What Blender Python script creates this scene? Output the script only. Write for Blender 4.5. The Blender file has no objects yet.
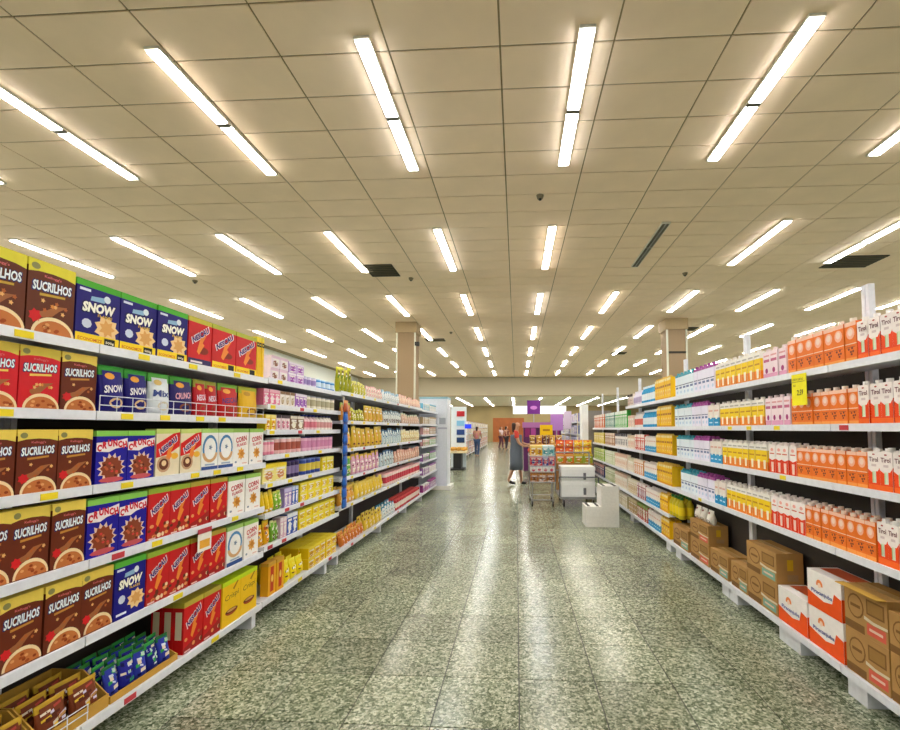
import bpy, math, random
from mathutils import Vector, Matrix, Euler
random.seed(7)
PI = math.pi
SC = bpy.context.scene
COL = SC.collection

# ------------------------------------------------------------------ camera, world, exposure
FPX, YAW, PITCH, CX, CY, CAMZ = 441.17, .05485, .05415, 492.25, 405.12, 1.5
cam_d = bpy.data.cameras.new('camera')
cam_d.sensor_fit = 'HORIZONTAL'; cam_d.sensor_width = 36.0
cam_d.lens = FPX / 900 * 36
cam_d.shift_x = (450 - CX) / 900
cam_d.shift_y = (CY - 365) / 900
cam_d.clip_start = .02; cam_d.clip_end = 300
cam = bpy.data.objects.new('camera', cam_d); COL.objects.link(cam)
cam.location = (0, 0, CAMZ); cam.rotation_euler = (PI / 2 + PITCH, 0, YAW)
SC.camera = cam
w = bpy.data.worlds.new('world'); SC.world = w; w.use_nodes = True
w.node_tree.nodes['Background'].inputs[0].default_value = (1, .97, .92, 1)
w.node_tree.nodes['Background'].inputs[1].default_value = .15
SC.view_settings.view_transform = 'Standard'; SC.view_settings.look = 'None'
SC.view_settings.exposure = 1.0; SC.view_settings.gamma = 1.0
SC.view_settings.use_curve_mapping = False
TUBE_POWER = 22.0

# pixel helpers (image 900 x 730)
CM = (Matrix.Rotation(YAW, 3, 'Z') @ Matrix.Rotation(PITCH, 3, 'X'))
CMT = CM.transposed()
def ypix(px, X, z):
    a = CMT @ Vector((X, 0, z - CAMZ)); b = CMT @ Vector((0, 1, 0)); k = (px - CX) / FPX
    return (k * a.y - a.x) / (b.x - k * b.y)
def proj(x, y, z):
    c = CMT @ Vector((x, y, z - CAMZ))
    if c.y < .05: return None
    return CX + FPX * c.x / c.y, CY - FPX * c.z / c.y
def at_y(px, py, Y):
    d = CM @ Vector(((px - CX) / FPX, 1, -(py - CY) / FPX)); t = Y / d.y
    return d.x * t, CAMZ + d.z * t
def at_z(px, py, z):
    d = CM @ Vector(((px - CX) / FPX, 1, -(py - CY) / FPX)); t = (z - CAMZ) / d.z
    return d.x * t, d.y * t

# ------------------------------------------------------------------ materials
def lin(c):
    return tuple((v / 12.92 if v <= .04045 else ((v + .055) / 1.055) ** 2.4) for v in c)
def rgb(h):
    h = h.lstrip('#'); return lin(tuple(int(h[i:i + 2], 16) / 255 for i in (0, 2, 4)))
MATS = {}
def mat(name, col, rough=.45, metal=0., var=.06, scale=30., emit=0., spec=.5, alpha=None):
    if name in MATS: return MATS[name]
    if isinstance(col, str): col = rgb(col)
    m = bpy.data.materials.new(name); m.use_nodes = True
    nt = m.node_tree; b = nt.nodes['Principled BSDF']
    b.inputs['Roughness'].default_value = rough; b.inputs['Metallic'].default_value = metal
    b.inputs['Specular IOR Level'].default_value = spec
    b.inputs['Base Color'].default_value = (*col, 1)
    if var > 0:
        tc = nt.nodes.new('ShaderNodeTexCoord'); n = nt.nodes.new('ShaderNodeTexNoise')
        n.inputs['Scale'].default_value = scale; n.inputs['Detail'].default_value = 2
        mx = nt.nodes.new('ShaderNodeMix'); mx.data_type = 'RGBA'
        mx.inputs['A'].default_value = (*[max(0, c * (1 - var * 2)) for c in col], 1)
        mx.inputs['B'].default_value = (*[min(1, c * (1 + var * 2)) for c in col], 1)
        nt.links.new(tc.outputs['Object'], n.inputs['Vector'])
        nt.links.new(n.outputs['Fac'], mx.inputs['Factor'])
        nt.links.new(mx.outputs['Result'], b.inputs['Base Color'])
    if emit:
        b.inputs['Emission Color'].default_value = (*col, 1); b.inputs['Emission Strength'].default_value = emit
    if alpha is not None: b.inputs['Alpha'].default_value = alpha
    MATS[name] = m
    return m
def P(h, rough=.38):            # printed card / film of a colour
    return mat('print_' + h.lstrip('#') + ('' if rough == .38 else '_g%d' % int(rough * 100)), h, rough + .08, var=.04, spec=.22)

def granite():
    m = bpy.data.materials.new('granite_tile'); m.use_nodes = True
    nt = m.node_tree; N = nt.nodes.new; L = nt.links.new; b = nt.nodes['Principled BSDF']
    g = N('ShaderNodeNewGeometry')
    v = N('ShaderNodeTexVoronoi'); v.inputs['Scale'].default_value = 78
    v2 = N('ShaderNodeTexVoronoi'); v2.inputs['Scale'].default_value = 170
    nz = N('ShaderNodeTexNoise'); nz.inputs['Scale'].default_value = 28; nz.inputs['Detail'].default_value = 5
    big = N('ShaderNodeTexNoise'); big.inputs['Scale'].default_value = 1.3; big.inputs['Detail'].default_value = 3
    for n in (v, v2, nz, big): L(g.outputs['Position'], n.inputs['Vector'])
    sep = N('ShaderNodeSeparateColor'); L(v.outputs['Color'], sep.inputs[0])
    sep2 = N('ShaderNodeSeparateColor'); L(v2.outputs['Color'], sep2.inputs[0])
    a = N('ShaderNodeMath'); a.operation = 'MULTIPLY_ADD'; a.inputs[1].default_value = .62; L(sep.outputs[0], a.inputs[0])
    a2 = N('ShaderNodeMath'); a2.operation = 'MULTIPLY_ADD'; a2.inputs[1].default_value = .28; L(sep2.outputs[0], a2.inputs[0])
    a3 = N('ShaderNodeMath'); a3.operation = 'MULTIPLY_ADD'; a3.inputs[1].default_value = .5; a3.inputs[2].default_value = -.2; L(nz.outputs['Fac'], a3.inputs[0])
    L(a2.outputs[0], a.inputs[2]); L(a3.outputs[0], a2.inputs[2])
    r = N('ShaderNodeValToRGB'); e = r.color_ramp.elements
    e[0].position = .16; e[0].color = (*rgb('455139'), 1)
    e[1].position = .92; e[1].color = (*rgb('cfd1b8'), 1)
    for p, c in ((.34, '687259'), (.5, '868e74'), (.68, 'a5aa92')):
        x = e.new(p); x.color = (*rgb(c), 1)
    L(a.outputs[0], r.inputs[0])
    oi = N('ShaderNodeObjectInfo')
    mr = N('ShaderNodeMapRange'); mr.inputs[3].default_value = .8; mr.inputs[4].default_value = 1.16; L(oi.outputs['Random'], mr.inputs[0])
    mb = N('ShaderNodeMapRange'); mb.inputs[1].default_value = .3; mb.inputs[2].default_value = .7; mb.inputs[3].default_value = .85; mb.inputs[4].default_value = 1.1; L(big.outputs['Fac'], mb.inputs[0])
    mm = N('ShaderNodeMath'); mm.operation = 'MULTIPLY'; L(mr.outputs[0], mm.inputs[0]); L(mb.outputs[0], mm.inputs[1])
    mx = N('ShaderNodeVectorMath'); mx.operation = 'SCALE'; L(r.outputs[0], mx.inputs[0]); L(mm.outputs[0], mx.inputs['Scale'])
    L(mx.outputs[0], b.inputs['Base Color'])
    rr = N('ShaderNodeMapRange'); rr.inputs[3].default_value = .13; rr.inputs[4].default_value = .30; L(nz.outputs['Fac'], rr.inputs[0]); L(rr.outputs[0], b.inputs['Roughness'])
    bp = N('ShaderNodeBump'); bp.inputs['Strength'].default_value = .05; bp.inputs['Distance'].default_value = .002
    L(nz.outputs['Fac'], bp.inputs['Height']); L(bp.outputs[0], b.inputs['Normal'])
    return m
GRANITE = granite()
GROUT = mat('floor_grout', '22261c', .7)
TILE = mat('ceiling_tile', 'f8e0c4', .85, var=.03, scale=3)
TBAR = mat('ceiling_grid', '94825c', .7)
WALLW = mat('wall_paint', 'e6e8de', .8)
WHITE = mat('white_steel', 'e4e7ef', .35)
WHITE2 = mat('white_plastic', 'eceae4', .4)
DARK = mat('shaded_back_panel', '3a332d', .7)  # dark tone puts the shade of the shelf recesses into the colour
STEEL = mat('grey_steel', 'a7aab0', .3, metal=.8)
BLACK = mat('black_rubber', '1b1a1c', .6)
YLAB = P('f3dc2c'); RLAB = P('c8414a')
CARD = mat('brown_cardboard', 'b1864a', .8, var=.08, scale=12)
CARD2 = mat('tan_cardboard', 'c79a3c', .8, var=.08, scale=12)

# ------------------------------------------------------------------ mesh builder
FONT = {}
def font_geo(s, bold=0.):
    k = (s, bold)
    if k in FONT: return FONT[k]
    cu = bpy.data.curves.new('lettering', 'FONT'); cu.body = s; cu.resolution_u = 2; cu.fill_mode = 'FRONT'; cu.offset = bold
    o = bpy.data.objects.new('lettering', cu); COL.objects.link(o)
    dg = bpy.context.evaluated_depsgraph_get(); dg.update()
    me = bpy.data.meshes.new_from_object(o.evaluated_get(dg))
    V = [(v.co.x, v.co.y) for v in me.vertices]; F = [tuple(p.vertices) for p in me.polygons]
    F = [f if me.polygons[i].normal.z > 0 else f[::-1] for i, f in enumerate(F)]
    bpy.data.objects.remove(o); bpy.data.curves.remove(cu); bpy.data.meshes.remove(me)
    x0 = min(v[0] for v in V); x1 = max(v[0] for v in V); y0 = min(v[1] for v in V); y1 = max(v[1] for v in V)
    FONT[k] = (V, F, x0, x1, y0, y1)
    return FONT[k]

class MB:
    def __init__(s): s.v = []; s.f = []; s.m = []; s.mats = []
    def mi(s, m):
        if m not in s.mats: s.mats.append(m)
        return s.mats.index(m)
    def face(s, pts, m):
        n = len(s.v); s.v += [tuple(p) for p in pts]; s.f.append(tuple(range(n, n + len(pts)))); s.m.append(s.mi(m)); return s
    def box(s, x0, x1, y0, y1, z0, z1, m, front=None, top=None, side=None, skip=''):
        n = len(s.v)
        s.v += [(x0, y0, z0), (x1, y0, z0), (x1, y1, z0), (x0, y1, z0), (x0, y0, z1), (x1, y0, z1), (x1, y1, z1), (x0, y1, z1)]
        for k, q, mm in (('b', (0, 3, 2, 1), m), ('t', (4, 5, 6, 7), top or m), ('f', (0, 1, 5, 4), front or m), ('r', (1, 2, 6, 5), side or m), ('k', (2, 3, 7, 6), m), ('l', (3, 0, 4, 7), side or m)):
            if k in skip: continue
            s.f.append(tuple(n + i for i in q)); s.m.append(s.mi(mm))
        return s
    def poly(s, pts, y, m, surf=None):
        return s.face([(x, (surf(x, z) - y if surf else y), z) for x, z in pts], m)
    def rect(s, x0, x1, z0, z1, y, m): return s.poly([(x0, z0), (x1, z0), (x1, z1), (x0, z1)], y, m)
    def ell(s, cx, cz, rx, rz, y, m, n=14, a0=0, a1=2 * PI, surf=None):
        pts = [(cx + rx * math.cos(a0 + (a1 - a0) * i / (n if a1 - a0 > 6.2 else n - 1)), cz + rz * math.sin(a0 + (a1 - a0) * i / (n if a1 - a0 > 6.2 else n - 1))) for i in range(n)]
        return s.poly(pts, y, m, surf)
    def star(s, cx, cz, r0, r1, k, y, m, surf=None):
        pts = []
        for i in range(2 * k):
            r = r0 if i % 2 else r1; a = PI * i / k
            pts.append((cx + r * math.cos(a), cz + r * math.sin(a)))
        return s.poly(pts, y, m, surf)
    def text(s, t, cx, cz, wd, ht, y, m, rot=0, shear=0, bold=.02, surf=None, arch=0):
        V, F, x0, x1, y0, y1 = font_geo(t, bold)
        n = len(s.v); c, sn = math.cos(rot), math.sin(rot)
        for vx, vy in V:
            u = ((vx - x0) / (x1 - x0) - .5); vv = ((vy - y0) / (y1 - y0) - .5)
            a = u * wd + vv * ht * shear; b = vv * ht - arch * (u * u) * 4
            X = cx + a * c - b * sn; Z = cz + a * sn + b * c
            s.v.append((X, surf(X, Z) - y if surf else y, Z))
        mi = s.mi(m)
        for f in F: s.f.append(tuple(n + i for i in f)); s.m.append(mi)
        return s
    def cyl(s, p0, p1, r, m, n=8, r2=None, cap=True):
        p0 = Vector(p0); p1 = Vector(p1); d = (p1 - p0).normalized(); r2 = r if r2 is None else r2
        u = d.orthogonal().normalized(); w_ = d.cross(u); k = len(s.v); mi = s.mi(m)
        for p, rr in ((p0, r), (p1, r2)):
            for i in range(n):
                a = 2 * PI * i / n; s.v.append(tuple(p + u * rr * math.cos(a) + w_ * rr * math.sin(a)))
        for i in range(n):
            j = (i + 1) % n; s.f.append((k + i, k + j, k + n + j, k + n + i)); s.m.append(mi)
        if cap:
            s.f.append(tuple(k + i for i in range(n))[::-1]); s.m.append(mi); s.f.append(tuple(k + n + i for i in range(n))); s.m.append(mi)
        return s
    def tube(s, pts, r, m, n=6):
        for a, b in zip(pts, pts[1:]): s.cyl(a, b, r, m, n)
        return s
    def lathe(s, prof, mats_, n=10, sx=1., sy=1., c=(0, 0)):
        k = len(s.v)
        for r, z in prof:
            for i in range(n):
                a = 2 * PI * i / n; s.v.append((c[0] + r * sx * math.cos(a), c[1] + r * sy * math.sin(a), z))
        for q in range(len(prof) - 1):
            mi = s.mi(mats_[q] if isinstance(mats_, (list, tuple)) else mats_)
            for i in range(n):
                j = (i + 1) % n; s.f.append((k + q * n + i, k + q * n + j, k + (q + 1) * n + j, k + (q + 1) * n + i)); s.m.append(mi)
        ml = mats_ if isinstance(mats_, (list, tuple)) else [mats_]
        s.f.append(tuple(k + i for i in range(n))[::-1]); s.m.append(s.mi(ml[0]))
        e = k + (len(prof) - 1) * n; s.f.append(tuple(e + i for i in range(n))); s.m.append(s.mi(ml[-1]))
        return s
    def mesh(s, name, smooth=False):
        me = bpy.data.meshes.new(name); me.from_pydata(s.v, [], s.f)
        for m in s.mats: me.materials.append(m)
        me.polygons.foreach_set('material_index', s.m)
        if smooth: me.polygons.foreach_set('use_smooth', [True] * len(s.f))
        me.update(); return me
    def build(s, name, parent=None, smooth=False, loc=None): return link(name, s.mesh(name, smooth), parent, loc)

def link(name, me, parent=None, loc=None):
    o = bpy.data.objects.new(name, me); COL.objects.link(o)
    if parent: o.parent = parent
    if loc: o.location = loc
    return o
def tag(o, label, cat, group=None):
    n = len(label.split())
    if not 4 <= n <= 16: print('LABEL LENGTH', n, label)
    o['label'] = label; o['category'] = cat
    if group: o['group'] = group
    return o
def thing(name, label, cat, loc=(0, 0, 0), rz=0, group=None):
    o = link(name, None); o.location = loc; o.rotation_euler = (0, 0, rz); o.empty_display_size = .1
    return tag(o, label, cat, group)
def struct(name, mb, parent=None):
    o = mb.build(name, parent)
    if not parent: o['kind'] = 'structure'
    return o

# ------------------------------------------------------------------ the room
ZC = 5.74; XW0, XW1, Y0, Y1 = -13.2, 16.0, -9.0, 52.0; YB = 36.0; ZB = 4.2
gx0, gy0 = -.17, 4.0435
def visible_area(x0, x1, y0, y1, z):
    ps = [proj(*p) for p in ((x0, y0, z), (x1, y0, z), (x1, y1, z), (x0, y1, z))]
    if any(p is None for p in ps): return 0
    cxm = sum(p[0] for p in ps) / 4; cym = sum(p[1] for p in ps) / 4
    if not (-30 < cxm < 930 and -30 < cym < 760): return 0
    return abs(sum(ps[i][0] * ps[(i + 1) % 4][1] - ps[(i + 1) % 4][0] * ps[i][1] for i in range(4))) / 2

floor = struct('floor', MB().box(XW0, XW1, Y0, Y1, -.1, -.004, GROUT))
FT = .45; cells = []
for i in range(-13, 13):
    for j in range(-8, 112):
        x = .01 + i * FT; y = 2.29 + j * FT
        a = visible_area(x, x + FT, y, y + FT, 0) if (-2.5 < x < 2.3) else 0
        cells.append((a, x, y))
cells.sort(reverse=True)
tm = MB().box(.0034, FT - .0034, .0034, FT - .0034, -.01, 0, GRANITE, skip='b').mesh('floor_tile')
for a, x, y in cells[:300]: link('floor_tile', tm, floor, (x, y, 0))
rest = MB()
for a, x, y in cells[300:]: rest.box(x + .0034, x + FT - .0034, y + .0034, y + FT - .0034, -.01, 0, GRANITE, skip='bfkrl')
o = rest.build('floor_tiles', floor); o['kind'] = 'stuff'
sides = MB().box(XW0, .01 - 13 * FT, Y0, Y1, -.01, 0, GRANITE).box(.01 + 13 * FT, XW1, Y0, Y1, -.01, 0, GRANITE)
o = sides.build('outer_floor_tiles', floor); o['kind'] = 'stuff'

ceiling = struct('ceiling', MB().box(XW0, XW1, Y0, YB + .2, ZC + .0115, ZC + .1, TBAR))
cells = []
for i in range(-10, 13):
    for j in range(-20, 52):
        x = gx0 + 1.25 * i; y = gy0 + .625 * j
        if y + .625 > YB: continue
        cells.append((visible_area(x, x + 1.25, y, y + .625, ZC), x, y))
cells.sort(reverse=True)
tm = MB().box(.0105, 1.2395, .0105, .6145, ZC, ZC + .011, TILE).mesh('ceiling_tile')
for a, x, y in cells[:300]: link('ceiling_tile', tm, ceiling, (x, y, 0))
rest = MB()
for a, x, y in cells[300:]: rest.box(x + .0105, x + 1.2395, y + .0105, y + .6145, ZC, ZC + .011, TILE, skip='t')
o = rest.build('ceiling_tiles', ceiling); o['kind'] = 'stuff'
struct('wall_left', MB().box(XW0 - .2, XW0, Y0, Y1, 0, ZC + .1, WALLW))
struct('wall_right', MB().box(XW1, XW1 + .2, Y0, Y1, 0, ZC + .1, WALLW))
struct('wall_rear', MB().box(XW0, XW1, Y0 - .2, Y0, 0, ZC + .1, WALLW))
struct('trim_1', MB().box(XW0, XW1, YB, YB + .15, ZB, ZC + .1, mat('bulkhead_paint', 'b8ad94', .8)).box(XW0, XW1, YB - .01, YB, ZB, ZB + .05, TBAR))
lowc = struct('ceiling_far', MB().box(XW0, XW1, YB + .15, Y1, ZB, ZB + .1, mat('far_ceiling', 'e6dac4', .85)))
fw = struct('wall_far', MB().box(XW0, XW1, Y1, Y1 + .2, 0, ZC, mat('far_wall_tan', '9a875c', .8, var=.15, scale=.6)))
x0, z1 = at_y(493, 418, Y1 - .1); x1, _ = at_y(524, 418, Y1 - .1)
MB().box(x0, x1, Y1 - .12, Y1, 0, z1, mat('orange_wood_panel', '9c5218', .5, var=.15, scale=2)).build('wood_panel', fw)
x0, z0 = at_y(513, 414, Y1 - .1); x1, z1 = at_y(566, 402.5, Y1 - .1)
MB().box(x0, x1, Y1 - .12, Y1, z0, z1, mat('lit_sign', 'eef4fa', .4, emit=.5)).build('white_sign_panel', fw)

# ------------------------------------------------------------------ ceiling lights
EM = {'cool': mat('tube_cool', (.94, .97, 1.0), emit=TUBE_POWER, var=0), 'warm': mat('tube_warm', (1.0, .93, .82), emit=TUBE_POWER, var=0),
      'pink': mat('tube_pink', (1.0, .965, .94), emit=TUBE_POWER, var=0)}
HOUS = mat('lamp_housing', 'dcd8cc', .5)
def lamp_meshes(L):
    h = MB().box(-.085, .085, 0, 2 * L + .06, -.035, 0, HOUS).mesh('housing')
    t = {}
    for k, m in EM.items():
        t[k] = MB().box(-.072, .072, 0, L - .05, -.050, -.0355, m).mesh('light_tube')
    return h, t
HM, TM = lamp_meshes(1.2)
WORDS = {'cool': 'cool white', 'warm': 'warm white', 'pink': 'neutral white'}
JM = MB().box(-.082, .082, 1.185, 1.255, -.054, -.0355, mat('lamp_joint', '6c675c', .5)).mesh('joint_cover')
def MB_J(t): link('joint_cover', JM, t)
def lamp(x, y, z, tone, where='store ceiling'):
    t = thing('ceiling_light', 'long twin-panel %s ceiling light lit under the %s' % (WORDS[tone], where), 'ceiling light', (x, y, z), 0, '%s lights on the %s' % (WORDS[tone], where))
    link('housing', HM, t); link('light_tube', TM[tone], t, (0, .03, 0)); link('light_tube', TM[tone], t, (0, 1.26, 0)); MB_J(t)
    return t
COLX = [-11.2, -8.84, -6.43, -4.03, -1.66, .76, 3.08, 5.49, 7.87, 10.25, 12.65]
SPECIAL = {(3, 0): 'warm', (4, 0): 'cool', (5, 0): 'cool', (6, 0): 'pink', (2, 0): 'pink', (3, 1): 'warm', (4, 1): 'cool', (5, 1): 'warm', (4, 2): 'warm', (5, 2): 'cool', (3, 2): 'warm'}
for ci, x in enumerate(COLX):
    for k in range(-2, 7):
        y = 4.45 + 4.55 * k
        if (ci, k) == (6, 1):
            t = thing('ceiling_light', 'unlit twin-tube ceiling light with bare dark reflectors', 'ceiling light', (x, y, ZC))
            link('housing', HM, t)
            dk = mat('dark_reflector', '4a4438', .4)
            for yy in (.03, 1.24):
                MB().box(-.07, -.015, yy, yy + 1.18, -.04, -.0355, dk).box(.015, .07, yy, yy + 1.18, -.04, -.0355, dk).build('dark_reflector', t)
                MB().box(-.008, .008, yy, yy + 1.18, -.05, -.0355, STEEL).build('centre_strip', t)
            continue
        tone = SPECIAL.get((ci, k)) or random.choice(['cool', 'warm', 'pink', 'pink'])
        lamp(x, y, ZC - .001, tone)
for x in (-7.5, -5.1, -2.7, -.3, 2.1, 4.5, 6.9, 9.3):
    for y in (37.6, 41.2, 44.8, 48.4): lamp(x, y, ZB - .001, 'pink', 'lower far ceiling with added lights')  # only a few lamps belong here; extra rows added to brighten the far area
for x0, x1, y0, y1, wh in ((-3.98, -3.2, 10.98, 11.85, 'beside a lit warm light'), (7.95, 9.1, 11.05, 11.85, 'above the carton shelving'), (-4.3, -3.4, 20.3, 20.9, 'beyond the left square column'), (6.6, 7.6, 18.6, 19.2, 'beyond the right square column'), (5.3, 6.1, 24.5, 25.1, 'far above the end of carton shelving')):
    v = thing('ceiling_vent', 'dark square ceiling vent grille ' + wh.replace('left ', '').replace('right ', '') if 'column' not in wh else 'dark ceiling vent grille behind the ' + ('square column by snack shelving' if x0 < 0 else 'square column over carton shelving'), 'vent', (x0, y0, ZC))
    MB().box(0, x1 - x0, 0, y1 - y0, -.02, 0, mat('vent_dark', '2e2a1e', .7)).build('grille_plate', v)
    sl = MB().box(.02, x1 - x0 - .02, 0, .02, -.035, -.021, mat('vent_slat', '5a523c', .6)).mesh('slat')
    for q in range(7): link('slat', sl, v, (0, .03 + q * (y1 - y0 - .08) / 6.2, 0))
for n_, (px, py) in enumerate(((540, 195.5), (195, 280.5), (685, 273), (411, 278), (451, 332))):
    x, y = at_z(px, py, ZC)
    s_ = MB().cyl((0, 0, -.06), (0, 0, 0), .05, mat('detector', '7d7158', .5), 10, .07).cyl((0, 0, -.085), (0, 0, -.06), .025, BLACK, 8)
    o = s_.build('smoke_detector', loc=(x, y, ZC - .001)); tag(o, 'small round smoke detector on the tiled ceiling', 'detector', 'ceiling smoke detectors')

# ------------------------------------------------------------------ columns
for cxm, hw, lab in ((-4.36, .36, 'tan square column rising behind the snack bag shelving'), (6.14, .36, 'tan square column rising behind the carton shelving')):
    c = thing('store_column', lab, 'column', (cxm, 17.1, 0))
    pc = mat('column_paint', '9c8466', .8); pl = mat('column_edge', 'd8d8c6', .6)
    MB().box(-hw, hw, 0, 2 * hw, 0, ZC - .002, pc).build('shaft', c)
    MB().box(-hw - .06, hw + .06, -.06, 2 * hw + .06, ZC - .42, ZC - .003, mat('column_head', 'b39c78', .8)).build('capital', c)
    for sx in (-1, 1): MB().box(sx * hw - .03, sx * hw + .03, -.03, .03, 0, ZC - .43, pl).build('corner_strip', c)
    if cxm > 0: MB().box(-hw + .02, hw - .02, -.02, -.001, ZC - 1.35, ZC - 1.27, mat('vent_dark', '2e2a1e', .7)).build('dark_strip', c)
    else: MB().box(hw + .0, hw + .16, -.05, .1, ZC - .95, ZC - .8, BLACK).build('speaker_box', c)

# ------------------------------------------------------------------ shelving
XL, XR = -1.96, 1.85
ORD = ['top', 'second', 'third', 'fourth', 'fifth', 'sixth', 'seventh', 'eighth']
LL = [1.90, 1.585, 1.24, .90, .555, .16]
LC = [1.91, 1.70, 1.495, 1.295, 1.075, .835, .585, .165]
LD = [1.93, 1.60, 1.275, .95, .63, .155]
LF = [1.91, 1.615, 1.385, 1.14, .815, .52, .155]
RL = [1.88, 1.53, 1.185, .81, .15]
RD = [1.88, 1.53, 1.185, .81, .46, .15]
RE = [1.53, 1.185, .81, .46, .15]
def bay(label, X, y0, y1, levels, group, labels=(), posttop=2.0, feet=(), fence=None, DEPTH=.46):
    s = -1 if X < 0 else 1                       # direction away from the aisle
    t = thing('shelving_unit', label, 'shelving', (X, y0, 0), 0, group)
    Lr = y1 - y0
    def bx(x0, x1, ya, yb, z0, z1, m, mb=None):
        a, b = sorted((s * x0, s * x1)); return (mb or MB()).box(a, b, ya, yb, z0, z1, m)
    bx(DEPTH + .001, DEPTH + .02, .0, Lr, .08, levels[0] + .02, DARK).build('back_panel', t)
    for yy in (0.001, Lr - .026):
        bx(DEPTH - .035, DEPTH, yy, yy + .025, 0.0, posttop, WHITE).build('upright', t)
    for i, z in enumerate(levels):
        sh = bx(.013, DEPTH - .031, .003, Lr - .003, z - .035, z - .008, WHITE).build('shelf_board', t)
        bx(0, .012, .002, Lr - .002, z - .042, z, WHITE).build('price_rail', sh)
        for (lv, px, c) in labels:
            if lv != i: continue
            yy = ypix(px, X, z - .02) - y0
            if .05 < yy < Lr - .05:
                bx(-.003, -.0005, yy - .034, yy + .034, z - .036, z - .008, {'y': YLAB, 'r': RLAB}[c]).build('price_label', sh)
        if fence and fence[0] == i:
            f = MB(); fy0, fy1 = fence[1] - y0, fence[2] - y0
            for zz in (z + .03, z + .075): f.cyl((s * .02, fy0, zz), (s * .02, fy1, zz), .0025, WHITE, 5)
            k = int((fy1 - fy0) / .09)
            for q in range(k + 1): f.cyl((s * .02, fy0 + q * (fy1 - fy0) / k, z - .008), (s * .02, fy0 + q * (fy1 - fy0) / k, z + .075), .002, WHITE, 4)
            f.build('wire_fence', sh)
    z = levels[-1]
    for (ya, yb) in feet:
        bx(.03, DEPTH - .06, ya - y0, yb - y0, .0, z - .043, WHITE).build('foot', t)
    bx(DEPTH * .65, DEPTH - .031, .04, Lr - .04, .0, z - .045, DARK).build('kick_plate', t)
    return t
lab_l = [(0, 24, 'y'), (0, 144, 'y'), (0, 193, 'y'), (0, 237, 'y'), (1, 3, 'y'), (1, 127, 'y'), (1, 165, 'y'), (1, 200, 'y'), (1, 222, 'y'), (2, 49, 'y'), (2, 127, 'y'), (2, 195, 'y'), (2, 217, 'y'), (2, 240, 'y'), (3, 118, 'r'), (3, 157, 'y'), (3, 235, 'y'), (4, 178, 'y'), (5, 130, 'r'), (5, 215, 'y')]
lab_c = [(0, 280, 'y'), (1, 273, 'y'), (1, 302, 'r'), (1, 315, 'y'), (2, 272, 'y'), (2, 300, 'r'), (2, 318, 'y'), (3, 268, 'y'), (3, 287, 'y'), (3, 320, 'y'), (4, 270, 'y'), (4, 290, 'y'), (4, 310, 'y'), (5, 287, 'r'), (5, 302, 'r'), (5, 320, 'y'), (6, 284, 'r'), (6, 270, 'r'), (7, 300, 'y'), (7, 330, 'r')]
lab_d = [(i, p, random.choice('yyr')) for i in range(6) for p in (352, 364, 375, 388, 398, 409)]
lab_r = [(0, 830, 'y'), (1, 730, 'y'), (1, 749, 'y'), (1, 777, 'y'), (1, 844, 'r'), (2, 783, 'y'), (3, 700, 'y')]
GS = 'white gondola shelving units'
bay('white shelving unit of brown cereal boxes beside the blue cereal boxes', XL, .55, 1.955, LL, GS, lab_l, 1.95, [(.6, .66)])
bay('white shelving unit of blue, red and white cereal boxes', XL, 1.958, 3.372, LL, GS, lab_l, 1.95, [(1.97, 2.02), (3.29, 3.34)], (1, 1.99, 3.35))
bay('white shelving unit of baby food with eight closely spaced shelves', XL, 3.377, 4.83, LC, GS, lab_c, 1.95, [(4.55, 4.6)])
bay('white shelving unit of yellow snack bags beside blue hanging strip', XL, 4.835, 6.35, LD, GS, lab_d, 1.96, [(4.86, 4.9)])
bay('white shelving unit of biscuits and red cans past the snack bags', XL, 6.355, 9.1, LD, GS, lab_d, 1.96, [(6.4, 6.46), (7.9, 7.96)])
bay('white shelving unit of green and purple packs by white end panel', XL, 9.105, 10.88, LF, GS, (), 1.96, [(9.2, 9.26)])
bay('white shelving unit of white and orange milk cartons over brown boxes', XR, 1.25, 2.71, RL, GS, lab_r, 2.36, [(1.35, 1.5), (2.56, 2.70)], DEPTH=.265)
bay('white shelving unit of orange and red juice cartons over orange-white boxes', XR, 2.715, 4.10, RL, GS, lab_r, 2.36, [(3.12, 3.36), (3.96, 4.09)], DEPTH=.265)
bay('white shelving unit of yellow and pale blue cartons over brown boxes', XR, 4.105, 5.55, RL, GS, lab_r, 2.36, [(4.11, 4.24), (5.25, 5.42)], DEPTH=.265)
bay('white shelving unit of yellow cartons and blue bottles on six shelves', XR, 5.555, 7.6, RD, GS, (), 2.36, [(5.6, 5.75), (7.3, 7.5)], DEPTH=.265)
bay('white shelving unit of pale packs lacking a top shelf', XR, 7.605, 9.25, RE, GS, (), 2.36, [(8.9, 9.1)], DEPTH=.265)
bay('white shelving unit of yellow and green packs by lit end panel', XR, 9.255, 10.88, RE, GS, (), 2.36, [(10.6, 10.8)], DEPTH=.265)

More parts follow.
